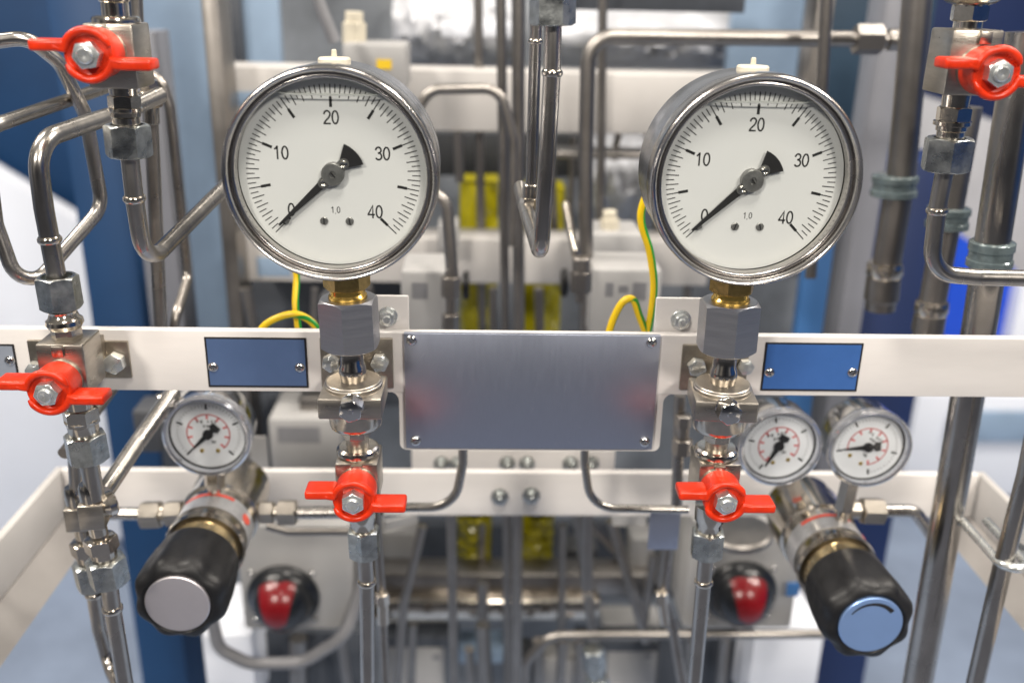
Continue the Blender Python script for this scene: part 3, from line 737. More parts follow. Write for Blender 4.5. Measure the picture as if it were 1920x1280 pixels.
def small_gauge(label, px, py, w, Y, needle, roll, base):
    c = P(px, py, Y); R = w*.5*sc(c); AY = V((0,1,0))
    t = thing('small_gauge', label, 'pressure gauge', c, 'small regulator gauges')
    MB().lathe(c, AY, [(.0100,R*.90),(.004,R*.92),(.0038,R*.96),(.026,R*.93),(.031,R*.86),(.033,R*.5)], 56).build('case', 'chrome', t)
    MB().lathe(c, AY, [(.006,R*.865),(.0006,R*.868),(-.0004,R*.88),(-.0008,R*.93),(.0002,R*.985),(.002,R),(.007,R*.99),(.0085,R*.95),(.0085,R*.85)], 72, closed=True).build('bezel', 'gauge_ring', t)
    d = MB().lathe(c, AY, [(.0050,R*.865),(.0060,R*.865)], 64).build('dial', 'dial_small', t)
    MB().lathe(c, AY, [(.0042,R*.865),(.0042,R*.835),(.0048,R*.835),(.0048,R*.865)], 64, closed=True).build('dial_rim', 'black_ink', d)
    yd = .00485
    def arcbar(mb, a, ra, rb, w_):
        dd = V((sin(a),0,cos(a))); n = V((cos(a),0,-sin(a)))*w_/2; o = c+V((0,yd,0))
        mb.bm.faces.new([mb.bm.verts.new(o+dd*ra-n), mb.bm.verts.new(o+dd*rb-n), mb.bm.verts.new(o+dd*rb+n), mb.bm.verts.new(o+dd*ra+n)])
    mb = MB(); m2 = MB(); m3 = MB()
    for i in range(41):
        a = radians(-135+270*i/40)+roll
        if i % 10 == 0: arcbar(mb, a, R*.60, R*.74, R*.05)
        arcbar(m3, a, R*.66, R*.72, R*.012)
        arcbar(m2, a, R*.46, R*.49, R*.07)
        if i % 5 == 0: arcbar(m2, a, R*.36, R*.48, R*.05)
    mb.build('black_marks', 'black_ink', d); m3.build('fine_scale', 'black_ink', d); m2.build('red_scale', 'red_ink', d)
    mw = MB(); rq = random.Random(int(px))
    for zr, xs in ((.30, (-.22,-.13,.02,.10,.18)), (.19, (-.08,.0,.07)), (-.20, (.08,.13))):
        for xx in xs:
            hh = R*rq.uniform(.05,.08); ww = R*rq.uniform(.035,.06); p = c+V((R*(xx*cos(roll)+zr*sin(roll)), yd, R*(zr*cos(roll)-xx*sin(roll))))
            mw.bm.faces.new([mw.bm.verts.new(p+V((a_*ww/2,0,b_*hh/2))) for a_, b_ in ((-1,-1),(1,-1),(1,1),(-1,1))])
    mw.build('dial_print', 'hose_grey', d)
    for sx in (-1, 1):
        q = c+V((cos(roll)*sx*R*.18 - sin(roll)*R*.42*-1*-1, yd, -R*.42*cos(roll) - sx*R*.18*sin(roll)))
        MB().lathe(q, (0,-1,0), [(0,R*.05),(.0006,R*.04)], 14).build('dial_screw', 'amber', d)
    dn = V((sin(needle),0,cos(needle))); nn = V((dn.z,0,-dn.x)); o = c+V((0,.0034,0))
    pts = [dn*R*.60+nn*R*.012, dn*R*.60-nn*R*.012, dn*R*.08-nn*R*.06, -dn*R*.14-nn*R*.05, -dn*R*.18-nn*R*.12, -dn*R*.30-nn*R*.11, -dn*R*.30+nn*R*.11, -dn*R*.18+nn*R*.12, -dn*R*.14+nn*R*.05, dn*R*.08+nn*R*.06]
    nd = MB().prism([o+p for p in pts], (0,.0006,0)).build('needle', 'black_ink', t)
    MB().lathe(o+V((0,.0008,0)), (0,-1,0), [(0,R*.12),(.0018,R*.11)], 20).build('needle_hub', 'black_ink', nd)
    MB().lathe(c, AY, [(.0020,R*.85),(.0028,R*.85)], 56).build('glass', 'gauge_glass', t)
    st = MB(); a = c+V((0,.018,0)); b = V(base)
    st.cyl(a.lerp(b,.55), b, R*.16, 20); st.hexa(a.lerp(b,.40), a.lerp(b,.75), R*.24); 
    MB_ = st.build('stem', 'nickel', t)
    return t
small_gauge('small white gauge with a clear ring on the left regulator', 387, 819, 168, .062, radians(226), 0, cl+V((0,.095,RL*.5)))
small_gauge('small white gauge on the right regulator next to the right valve', 1464, 841, 160, .062, radians(207), radians(-12), cr+V((-.012,.11,RR*.5)))
small_gauge('small white gauge furthest to the right, its needle pointing left', 1632, 843, 160, .062, radians(264), radians(36), cr+V((.006,.085,RR*.5)))

# side tubes of the regulators
G_F = 'tube fittings of the regulators'
def hfit(label, segs, grp=G_F):
    return fitting('tube_fitting', label, segs, 'body_steel', 'fitting', grp)
Yb = .10
hfit('blurred hex fittings left of the left regulator body', [((266,965,Yb),(303,964,Yb),54,'h'), ((303,964,Yb),(312,963,Yb),38,'c'), ((312,963,Yb),(344,961,Yb),50,'h')])
hfit('blurred hex fittings right of the left regulator body', [((474,960,Yb),(488,960,Yb),34,'c'), ((488,960,Yb),(514,960,Yb),44,'h'), ((514,960,Yb),(522,960,Yb),30,'c'), ((522,960,Yb),(556,960,Yb),50,'h')])
hfit('blurred hex fittings right of the right regulator body', [((1590,955,Yb),(1612,955,Yb),34,'c'), ((1614,957,Yb),(1655,958,Yb),52,'h')])
pipe('cross_tube', 'short horizontal tube between the lower left tees and the left regulator', [(190,962,Yb), (285,963,Yb)], 24, 5)
pipe('cross_tube', 'horizontal tube from the left regulator passing behind the low valve', [(540,961,Yb), (640,960,Yb), (720,957,Yb)], 24, 5)
pipe('bent_tube', 'tube curving down beside the right regulator and the stand pipe', [(1640,957,Yb), (1716,957,Yb), (1752,1010,Yb), (1752,1090,Yb)], 24, 34)
pipe('cross_tube', 'dim tube running behind the lower left valve nut', [(500,985,.20), (540,996,.20), (660,996,.20)], 16, 10, 'steel_far')
for pts, lab in ((((868,780,.06),(868,868,.06),(852,950,.06),(700,951,.06)), 'tube below the blank plate turning left towards the low valve'), (((1096,780,.06),(1096,868,.06),(1108,952,.06),(1290,955,.06)), 'tube below the blank plate turning right towards the low valve')):
    pipe('bent_tube', lab, pts, 18 if 'left' in lab else 16, 62, group='two bent tubes below the blank plate')

# ---------------- rear frame
YR = .21
zt, zb = P(700, 884, YR).z, P(960, 966, YR).z
fx0, fx1 = P(122, 925, YR).x, P(1830, 925, YR).x
fr = thing('rear_rail', 'lower off white frame rail behind the valves with two bolts in its middle', 'frame rail', (0, YR, zb))
MB().box(((fx0+fx1)/2, YR+.003, (zt+zb)/2), (fx1-fx0, .006, zt-zb), None, .0006).build('bar', 'rail_paint', fr)
for x, y in ((937,930),(996,928)): bolt(fr, x, y, YR, 26, 'zinc', nut=True)
for sx, xx, lab in ((-1, fx0, 'off white angle arm coming forward at the lower left'), (1, fx1, 'off white angle arm coming forward at the lower right')):
    a = thing('frame_arm', lab, 'frame arm', (xx, 0, zb), 'side arms of the lower frame')
    y0, y1 = -.42, YR+.006
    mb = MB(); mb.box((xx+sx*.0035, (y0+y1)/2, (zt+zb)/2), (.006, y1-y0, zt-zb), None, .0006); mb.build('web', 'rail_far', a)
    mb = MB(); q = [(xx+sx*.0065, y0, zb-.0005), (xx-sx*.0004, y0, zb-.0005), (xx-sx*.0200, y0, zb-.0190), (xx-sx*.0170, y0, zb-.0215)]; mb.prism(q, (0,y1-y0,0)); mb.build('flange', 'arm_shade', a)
    if sx < 0:
        mb = MB(); cc = P(18, 1035, 0); 
        yq = .0; mb.box((xx+.0008, -.005, (zt*.62+zb*.38)-.008), (.0012, .04, .026), None, .0002); mb.build('nameplate', 'steel_dull', a)
rp = thing('mounting_plate', 'off white plate with a row of bolts behind the lower frame rail', 'plate', P(960, 885, .24))
qbox(MB(), 772, 842, 1152, 905, .245, .004, .001).build('sheet', 'rail_paint', rp)
for x in (828, 858, 951, 988, 1070, 1108): bolt(rp, x, 868, .245, 24, 'zinc', nut=True)

# ---------------- position indicator boxes
def indicator(label, x0, y0, x1, y1, dx, dy, mirror=1):
    Y = .31; t = thing('indicator_box', label, 'indicator box', P((x0+x1)/2, y1, Y), 'grey switch boxes with red indicator domes')
    qbox(MB(), x0, y0, x1, y1, Y, .075, .006).build('housing', 'box_grey', t)
    c = P(dx, dy, Y); R = 56*sc(c)
    MB().lathe(c, (0,-1,0), [(0,R*1.20),(.004,R*1.20),(.008,R*1.04),(.012,R*.98)], 40).build('collar', 'dome_black', t)
    mb = MB(); rows = []; K = 10; n = 48
    for k in range(K+1):
        f = k/K*PI/2; rows.append(mb.ring(c+V((0,-.011-.026*sin(f),0)), V((1,0,0)), V((0,0,1)), max(R*.97*cos(f),1e-4), n))
    faces_red = []
    for k in range(K): mb.bridge(rows[k], rows[k+1])
    mb.build('dome', 'dome_black', t)
    for (za, zb_, nm) in ((-.46, .96, 'red_sector'), (-1.02, -.72, 'lower_sector')):
        mb = MB(); g = []
        for j in range(15):
            zz = za+(zb_-za)*j/14; row = []
            hw = (.30+.36*((zz+.46)/1.42))*min(1,sqrt(max(0,(zz+.48)/.22))) if nm == 'red_sector' else .50*max(.05,min(1,(-.66-zz)*5))
            for i in range(15):
                x = -hw+2*hw*i/14; x = x + (.05*mirror*-1 if nm == 'red_sector' else 0)
                rr_ = min(.985, sqrt(x*x+zz*zz)); sc_ = rr_/max(1e-6, sqrt(x*x+zz*zz)) if sqrt(x*x+zz*zz) > .985 else 1
                f = math.acos(rr_)
                row.append(mb.bm.verts.new(c+V((R*.985*x*sc_, -.0118-.026*sin(f), R*.985*zz*sc_))))
            g.append(row)
        for j in range(14):
            for i in range(14): mb.bm.faces.new((g[j][i], g[j][i+1], g[j+1][i+1], g[j+1][i]))
        mb.build(nm, 'dome_red', t, 60)
    for sx in (-1,1):
        for sz in (-1,1):
            q = c+V((sx*R*1.0, 0, sz*R*.92)); MB().dome(q, (0,-1,0), R*.10, .004, 14, 4).build('screw', 'chrome', t)
indicator('grey switch box with a black and red dome beside the silver capped knob', 448, 985, 662, 1182, 532, 1116)
indicator('grey switch box with a black and red dome beside the blue capped knob', 1288, 975, 1500, 1180, 1388, 1108, -1)
# ================================================================== background equipment and hall
def slab(name, label, cat, rect, Y, dep, m, group=None, bev=.001):
    x0, y0, x1, y1 = rect
    c = P((x0+x1)/2, (y0+y1)/2, Y)
    mb = MB(); qbox(mb, x0, y0, x1, y1, Y, dep, bev)
    o = mb.build(name, m, None, loc=(c.x, Y, P((x0+x1)/2, y1, Y).z)); return tag(o, label, cat, group)
def board(name, label, cat, pts, Y, dep, m, group=None):
    w = [P(x, y, Y) for x, y in pts]
    o = MB().prism(w, (0, dep, 0), .002).build(name, m, None, loc=w[0]); return tag(o, label, cat, group)
# ---- floor
fl = MB(); fl.box((0, 5.2, -.005), (16, 11.5, .01)); o = fl.build('floor', 'carpet', None); o['kind'] = 'structure'
fl = MB(); fl.box((0, -5.5, -.005), (16, 9.9, .01)); o = fl.build('aisle_floor', 'aisle', None); o['kind'] = 'structure'
# ---- hall stands far behind
slab('stand_wall', 'dark navy exhibition wall far behind the left loops', 'wall', (-900, -900, 420, 1020), 2.3, .06, 'navy')
board('white_board', 'large white board with a slanted top edge behind the left tube loops', 'board', [(-700,-60),(-60,290),(145,413),(172,560),(240,1010),(-700,1010)], 1.7, .05, 'white_board')
slab('stand_wall', 'dark navy exhibition wall far behind the top right valve', 'wall', (1545, -900, 2700, 560), 2.5, .06, 'navy_dark')
board('grey_board', 'pale grey slanted board behind the top right valve', 'board', [(1722,175),(1772,192),(1955,262),(1955,580),(1862,500),(1805,455),(1720,400)], 2.2, .04, 'board_grey')
board('blue_board', 'vivid blue board behind the big stand pipe above the rail', 'board', [(1795,436),(1845,470),(1905,505),(1890,760),(1765,760),(1770,600)], 2.0, .04, 'blue_vivid')
slab('white_counter', 'white exhibition counter at the right behind the stand pipe', 'counter', (1705, 745, 2600, 930), 1.9, .6, 'white_board')
slab('white_column', 'bright white column at the right edge above the rail', 'column', (1893, 535, 2050, 760), 1.95, .1, 'white_board')
slab('blue_counter_trim', 'pale blue band across the white counter at the right', 'trim', (1780, 775, 2600, 830), 1.88, .015, 'pale_blue')
# ---- skid frame posts and panels
slab('cabinet_post', 'navy cabinet post left of the left gauge, running down to the floor', 'post', (256, -200, 342, 2600), .62, .10, 'navy')
slab('cabinet_post', 'navy cabinet post behind the blue capped knob at the right', 'post', (1482, 300, 1587, 2600), .62, .10, 'navy_dark')
slab('side_panel', 'pale blue grey sheet panel left of the left large gauge', 'panel', (272, -300, 530, 640), .68, .02, 'pale_blue')
slab('side_panel', 'pale blue panel above the right large gauge', 'panel', (1375, -300, 1508, 330), .70, .02, 'pale_blue')
slab('side_panel', 'dark teal panel behind the horizontal tube coupling at the top right', 'panel', (1500, -300, 1745, 440), .74, .02, 'teal_dark')
slab('side_panel', 'mid blue panel right of the right large gauge', 'panel', (1480, 345, 1560, 1100), .66, .02, 'blue_mid')
slab('grey_post', 'grey frame post left of the left gauge beside the narrow tube loop', 'post', (256, 60, 322, 700), .50, .05, 'grey_post', 'grey frame posts')
slab('grey_post', 'dark grey frame post directly left of the left large gauge', 'post', (424, -200, 452, 1300), .46, .05, 'steel_far', 'grey frame posts')
slab('grey_post', 'grey frame post right of the right large gauge', 'post', (1582, -200, 1624, 1300), .50, .05, 'grey_post', 'grey frame posts')
slab('grey_post', 'slim grey frame post behind the nameplate with the painted blue reflection', 'post', (1508, -100, 1540, 520), .45, .04, 'steel_far', 'grey frame posts')
slab('back_wall', 'mottled grey back wall of the machine cabinet', 'wall', (330, -500, 1640, 1700), .98, .03, 'wall_grey')
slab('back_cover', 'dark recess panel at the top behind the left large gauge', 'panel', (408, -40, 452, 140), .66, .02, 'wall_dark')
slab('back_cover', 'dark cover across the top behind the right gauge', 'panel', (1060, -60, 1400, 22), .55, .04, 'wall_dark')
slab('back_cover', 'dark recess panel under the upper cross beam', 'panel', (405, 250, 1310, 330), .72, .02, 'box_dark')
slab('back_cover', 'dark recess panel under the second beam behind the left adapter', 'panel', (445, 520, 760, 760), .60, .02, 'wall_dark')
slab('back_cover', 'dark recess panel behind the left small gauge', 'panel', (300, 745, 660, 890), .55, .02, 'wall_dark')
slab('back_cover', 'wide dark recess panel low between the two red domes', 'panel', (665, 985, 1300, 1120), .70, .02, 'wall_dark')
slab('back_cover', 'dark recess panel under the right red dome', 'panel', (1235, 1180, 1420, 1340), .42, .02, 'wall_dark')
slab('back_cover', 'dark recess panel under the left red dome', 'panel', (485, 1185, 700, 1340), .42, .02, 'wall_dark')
slab('cross_beam', 'upper off white cross beam behind both large gauges', 'beam', (408, 132, 1422, 248), .52, .05, 'rail_far', 'off white cross beams', .003)
slab('cross_beam', 'second off white cross beam level with the gauge bottoms', 'beam', (438, 448, 1330, 532), .50, .05, 'rail_far', 'off white cross beams', .003)
# wrapped goods at the top
def foil(label, rect, Y, seed):
    x0, y0, x1, y1 = rect; rn = random.Random(seed); mb = MB()
    n, m_ = 26, 12; g = []
    a, b = P(x0, y0, Y), P(x1, y1, Y)
    for j in range(m_+1):
        g.append([mb.bm.verts.new((a.x+(b.x-a.x)*i/n, Y+.06*abs(j/m_-.5)**2*4 + rn.uniform(-.008,.008) + .03*(abs(i/n-.5)*2)**4, a.z+(b.z-a.z)*j/m_)) for i in range(n+1)])
    for j in range(m_):
        for i in range(n): mb.bm.faces.new((g[j][i], g[j][i+1], g[j+1][i+1], g[j+1][i]))
    bk = [mb.bm.verts.new((v.co.x, Y+.16, v.co.z)) for v in (g[0][0], g[0][-1], g[-1][-1], g[-1][0])]
    mb.bm.faces.new(bk)
    for q in range(4):
        A, B = [(g[0][0],g[0][-1]),(g[0][-1],g[-1][-1]),(g[-1][-1],g[-1][0]),(g[-1][0],g[0][0])][q]
        mb.bm.faces.new((A, B, bk[(q+1)%4], bk[q]))
    tag(mb.build('wrapped_parcel', 'foil', None, 60, loc=(a.x, Y, b.z)), label, 'parcel', 'silvery wrapped parcels')
foil('silvery crinkled parcel at the top right of the hanging centre tubes', (1050, 15, 1385, 138), .72, 1)
foil('silvery crinkled parcel at the top left of the hanging centre tubes', (730, -30, 985, 138), .74, 2)
foil('silvery crinkled sheet behind the right large gauge, above the white switch box', (1105, 255, 1310, 440), .66, 3)
for x0, x1, lab in ((828, 880, 'white card standing in for a hall light at the top behind the parcel, the widest of three'), (903, 932, 'white card standing in for a hall light at the top left of the middle uprights'), (944, 966, 'white card standing in for a hall light at the top between the two middle uprights')):
    slab('white_card', lab, 'card', (x0, 42, x1, 70), .64, .004, 'white_board', None, .001)  # plain white cards imitate the bright spots of blurred ceiling lights
# boxes
def xbox(label, rect, Y, dep, m, marks=(), knob=None):
    c = P((rect[0]+rect[2])/2, rect[3], Y); t = thing('switch_box', label, 'switch box', c)
    qbox(MB(), *rect, Y, dep, .004).build('housing', m, t)
    for r in marks: qbox(MB(), *r, Y-.0006, .0007).build('printed_mark', 'hose_grey', t)
    if knob:
        q = P(knob[0], knob[1], Y); k = sc(q); MB().cyl(q, q+V((0,-.02,0)), knob[2]*k, 20, ch=.002).build('gland', 'cream_plastic', t)
    return t
xbox('grey junction box with a yellow label at the top behind the left gauge', (642, 82, 762, 168), .42, .06, 'box_grey')
b_ = tag(qbox(MB(), 706, 112, 734, 130, .4185, .001).build('yellow_label', 'lamp_yellow', None, loc=P(720,121,.4185)), 'small yellow label on the grey junction box behind the left gauge', 'label')
fitting('cable_gland', 'cream cable gland standing on the junction box behind the left gauge', [((664,22,.45),(664,44,.45),34,'c'), ((664,42,.45),(664,84,.45),46,'h')], 'cream_plastic', 'gland')
xbox('white switch box with dark print above the blank plate right of its middle', (1108, 505, 1238, 640), .26, .06, 'box_white', ((1135,530,1150,556),(1186,530,1212,562),(1160,536,1178,548)))
xbox('white switch box with dark print above the blank plate left of its middle', (752, 508, 840, 640), .26, .06, 'box_white', ((772,530,802,560),))
xbox('pale box above the white switch box left of the right gauge', (1102, 438, 1205, 500), .40, .06, 'box_white', ((1135,474,1200,486),))
fitting('cable_gland', 'cream cable gland on the pale box left of the right gauge', [((1143,395,.42),(1143,412,.42),26,'c'),((1143,410,.42),(1143,440,.42),36,'h')], 'cream_plastic', 'gland')
slab('notice_sheet', 'pale blue notice on the second beam at the left gauge bottom', 'notice', (482, 482, 545, 518), .4985, .001, 'pale_blue')
slab('notice_sheet', 'pale notice on the upper beam left of the left gauge', 'notice', (446, 172, 480, 200), .5185, .001, 'pale_blue')
slab('white_card', 'white card with a green mark behind the left small gauge', 'card', (468, 818, 502, 884), .25, .002, 'box_white')
xbox('low grey box behind the left valve under the blank plate level', (505, 785, 640, 885), .42, .08, 'box_grey', ((520,800,600,830),))
xbox('white housing at the bottom below the left knob', (385, 1190, 478, 1340), .36, .1, 'white_board')
xbox('white housing at the bottom left of the blue capped knob', (1405, 1188, 1535, 1340), .36, .1, 'white_board')
xbox('grey housing at the bottom right of the left drop tube', (715, 1215, 835, 1340), .50, .1, 'box_white', ((810,1228,826,1236),))
xbox('grey housing at the bottom left of the right drop tube', (1135, 1220, 1250, 1340), .50, .1, 'box_white', ((1210,1225,1222,1233),))
slab('red_tab', 'small red tab at the bottom near the right drop tube', 'tab', (1238, 1228, 1252, 1270), .45, .006, 'dome_red')
slab('blue_sticker', 'small bright blue sticker on the panel left of the blue capped knob', 'sticker', (1475, 1092, 1500, 1118), .30, .002, 'blue_mid')
# yellow bags
for rect, Y, lab in (((862, 340, 930, 640), .62, 'crumpled yellow plastic bag above the blank plate left of centre'), ((984, 352, 1048, 640), .64, 'crumpled yellow plastic bag above the blank plate right of centre'),
                     ((858, 958, 920, 1054), .55, 'yellow bag end below the lower frame rail left of centre'), ((980, 958, 1034, 1072), .55, 'yellow bag end below the lower frame rail right of centre')):
    x0, y0, x1, y1 = rect; rn = random.Random(x0); mb = MB(); a, b = P(x0,y0,Y), P(x1,y1,Y); n, m_ = 9, 20; g = []
    for j in range(m_+1): g.append([mb.bm.verts.new((a.x+(b.x-a.x)*i/n, Y-.02*sin(PI*i/n)+rn.uniform(-.006,.006), a.z+(b.z-a.z)*j/m_)) for i in range(n+1)])
    for j in range(m_):
        for i in range(n): mb.bm.faces.new((g[j][i], g[j][i+1], g[j+1][i+1], g[j+1][i]))
    bk = [mb.bm.verts.new((v.co.x, Y+.05, v.co.z)) for v in (g[0][0], g[0][-1], g[-1][-1], g[-1][0])]; mb.bm.faces.new(bk)
    for q, (A, B) in enumerate([(g[0][0],g[0][-1]),(g[0][-1],g[-1][-1]),(g[-1][-1],g[-1][0]),(g[-1][0],g[0][0])]): mb.bm.faces.new((A, B, bk[(q+1)%4], bk[q]))
    tag(mb.build('yellow_bag', 'yellow_bag', None, 60, loc=(a.x, Y, b.z)), lab, 'bag', 'yellow plastic bags')
# tall frame tubes in the middle
G = 'blurred tubes inside the cabinet'
def bt(label, pts, w, rad=30, m='steel_far', beads=()): return pipe('cabinet_tube', label, pts, w, rad, m, group=G, beads=beads, n=14)
bt('upright grey tube in the middle running the full height, the left of two', [(938,-60,.40),(948,600,.40),(952,1340,.40)], 20)
bt('upright grey tube in the middle running the full height, the right of two', [(972,-60,.38),(972,600,.38),(968,1340,.38)], 26)
bt('arched tube right of the left large gauge, bending down in the middle', [(770,230,.33),(805,168,.33),(938,166,.33),(962,262,.33),(962,460,.33)], 20, 40)
bt('tube curving out behind the right side of the left large gauge', [(800,352,.22),(838,380,.22),(848,520,.22)], 24, 40)
bt('horizontal tube across the top joining the upright right of centre', [(1100,1100,.30),(1098,300,.30),(1103,68,.30),(1400,71,.30),(1625,74,.30)], 24, 40)
bt('upright dim tube right of the hanging centre tubes', [(1131,-60,.50),(1127,300,.50),(1120,640,.50)], 18)
bt('upright dim tube left of the hanging centre tubes', [(896,-60,.55),(900,300,.55),(905,640,.55)], 18)
bt('upright tube at the top between the right gauge and the horizontal tube', [(1552,-60,.26),(1540,200,.26),(1520,520,.26)], 24)
bt('short sloping tube joining the small valve above the blank plate', [(1060,380,.30),(1078,470,.28),(1086,520,.28)], 16, 20, 'nickel')
bt('upright tube at the far top left behind the top left valve', [(254,-60,.12),(262,120,.12)], 22)
bt('slim upright tube right of the left drop tube', [(703,930,.08),(716,1110,.08),(724,1300,.08),(728,1360,.08)], 17, 20, 'steel_dull')
bt('leaning tube between the left drop tube and the cabinet middle', [(792,985,.34),(757,1130,.34),(740,1345,.34)], 18, 40)
bt('upright tube below the blank plate, left of the yellow bag end', [(846,960,.28),(852,1345,.28)], 18, 20)
bt('leaning tube below the lower rail, right of the yellow bag end', [(1083,960,.34),(1102,1110,.34),(1118,1240,.34)], 20, 20, beads=((1,.0),))
bt('leaning tube from the tagged fitting down to the long low tube', [(1146,975,.36),(1180,1090,.36),(1212,1200,.36)], 20, 20)
bt('long low horizontal tube bending down at its left end', [(985,1345,.30),(985,1240,.30),(1030,1190,.30),(1580,1187,.30)], 17, 50)
bt('bent slim tube left of the right drop tube', [(1262,960,.16),(1250,1040,.16),(1240,1120,.16),(1262,1180,.16),(1290,1345,.16)], 20, 30, 'steel_dull')
bt('small dim upright between the bag ends', [(905,1090,.45),(905,1345,.45)], 22)
bt('dim upright at the bottom left of the long low tube', [(1010,1200,.42),(1012,1345,.42)], 22)
bt('upright behind the hanging metal tag', [(1275,740,.12),(1268,960,.12)], 22, 10, 'steel_dull')
# cross bars low
slab('cross_bar', 'dull metal cross bar low behind the tubes', 'bar', (690, 1078, 1245, 1118), .48, .04, 'steel_far', 'low cross bars', .003)
slab('cross_bar', 'polished metal cross bar low behind the tubes', 'bar', (690, 1128, 1130, 1168), .46, .05, 'nickel', 'low cross bars', .012)
slab('cross_bar', 'dark cross bar near the bottom edge behind the tubes', 'bar', (720, 1192, 860, 1214), .46, .03, 'wall_dark', 'low cross bars', .002)
slab('cross_bar', 'dark cross bar near the bottom edge right of centre', 'bar', (1080, 1200, 1240, 1222), .46, .03, 'wall_dark', 'low cross bars', .002)
# small blurred fittings
def sf(label, segs, m='nickel'): return fitting('cabinet_fitting', label, segs, m, 'fitting', 'blurred fittings inside the cabinet')
sf('dark hex fitting with shiny ends above the blank plate, left', [((845,502,.22),(845,522,.22),22,'c'),((845,518,.22),(845,556,.22),38,'h'),((845,556,.22),(845,590,.22),20,'c'),((845,588,.22),(845,616,.22),34,'h')], 'steel_dull')
sf('dark hex fitting with shiny ends above the blank plate, right', [((1090,482,.24),(1090,512,.24),34,'c'),((1090,508,.24),(1089,548,.24),40,'h'),((1089,548,.24),(1088,566,.24),20,'c')], 'steel_dull')
sf('grey hex coupling on the horizontal tube at the top right', [((1602,74,.30),(1652,75,.30),56,'h'),((1650,75,.30),(1668,75,.30),26,'c'),((1664,75,.30),(1702,75,.30),40,'c')], 'steel_far')
sf('shiny small elbow on the bent slim tube left of the right drop tube', [((1240,1108,.155),(1241,1130,.155),26,'h'),((1241,1128,.155),(1247,1168,.155),20,'c')])
sf('brass toned small elbow right of the left drop tube', [((716,1112,.075),(718,1132,.075),26,'h'),((718,1130,.075),(719,1168,.075),22,'c')])
sf('pale hex nut with shiny stem at the bottom below the leaning tube', [((1112,1215,.30),(1116,1255,.30),42,'h'),((1116,1255,.30),(1120,1272,.30),30,'c'),((1120,1270,.30),(1124,1310,.30),44,'h')], 'zinc')
sf('hex union on the right side of the cabinet beside the low right valve', [((1282,778,.11),(1281,800,.11),32,'h'),((1281,800,.11),(1280,822,.11),24,'c'),((1280,822,.11),(1278,850,.11),38,'h')], 'steel_dull')
sf('round steel flange behind the low right valve nut', [((1388,992,.24),(1388,1008,.24),120,'c')], 'steel_far')
# knobs seen edge-on
for x, y, lab in ((880, 535, 'black round knob seen edge on left of the centre tubes'), (1052, 530, 'black round knob seen edge on right of the centre tubes')):
    c = P(x, y, .34); s_ = sc(c); d = 1 if x > 960 else -1
    tag(MB().lathe(c, (d,0,0), [(0,24*s_),(4*s_,27*s_),(9*s_,27*s_),(13*s_,22*s_)], 28).build('hand_knob', 'knob_black', None, loc=c), lab, 'knob', 'black knobs seen edge on')
# metal tag and paper tags
slab('metal_tag', 'blank grey metal tag hanging left of the low right valve', 'tag', (1217, 950, 1274, 1030), .10, .0012, 'plate_alu', None, .0003)
board('paper_tag', 'white paper tag tilted under the left end of the lower rail', 'tag', [(722,977),(782,963),(784,980),(724,997)], .22, .001, 'box_white', 'white paper tags')
board('paper_tag', 'white paper tag under the right end of the lower rail', 'tag', [(1145,966),(1212,966),(1212,986),(1148,984)], .22, .001, 'box_white', 'white paper tags')
# hoses
pipe('grey_hose', 'grey hose sagging in a loop under the left red dome', [(398,1160,.30),(410,1215,.30),(470,1245,.30),(570,1240,.30),(650,1190,.30),(680,1080,.32),(676,960,.34)], 24, (40,60,80,80,70,60), 'hose_grey', 'hose')
pipe('grey_hose', 'grey cable running up beside the cable gland at the top', [(575,-60,.36),(600,10,.36),(628,80,.36)], 24, 40, 'hose_grey', 'hose')
# clamped pipes at the right
def clamped(label, pts, w, cy, cw, ends):
    t = thing('clamped_pipe', label, 'pipe', P(*pts[0]), 'clamped pipes at the right')
    W = PT(pts); r = w*.5*sc(W[0]); MB().sweep(fillet(W, .05), r, 24).build('tube', 'steel_far', t)
    c = Col(pts[0], pts[-1])
    mb = MB(); c.lathe(mb, [(cy-20,cw*.9),(cy-18,cw),(cy-8,cw),(cy-6,cw*.93),(cy+6,cw*.93),(cy+8,cw),(cy+18,cw),(cy+20,cw*.9)]); mb.build('clamp', 'clear_clamp', t)
    if ends:
        mb = MB(); c.lathe(mb, [(ends[0]-6,w*1.1),(ends[0],w*1.16),(ends[0]+14,w*1.16),(ends[0]+20,w*1.05)]); mb.build('bead', 'nickel', t)
        mb = MB(); c.lathe(mb, [(ends[0]+20,w*1.1),(ends[1]-20,w*1.12),(ends[1]-16,w*.98),(ends[1],w*.95)]); mb.build('end_sleeve', 'steel_far', t)
    return t
clamped('thick blurred pipe right of the right gauge with a clamp and a free lower end', [(1725,-60,.22),(1690,330,.22),(1652,560,.22)], 56, 348, 84, (498, 580))
clamped('blurred pipe behind the top right valve outlet with a clamp and a sleeve end', [(1815,200,.16),(1775,420,.16),(1735,640,.16)], 52, 408, 78, (570, 640))
t = thing('pipe_clamp', 'clear clamp ring around the big stand pipe above the rail', 'clamp', P(1857,470,.055))
c = Col((1880,330,.055), (1838,600,.055)); mb = MB(); c.lathe(mb, [(452,76),(454,82),(468,82),(470,77),(484,77),(486,82),(498,82),(500,76)]); mb.build('ring', 'clear_clamp', t)

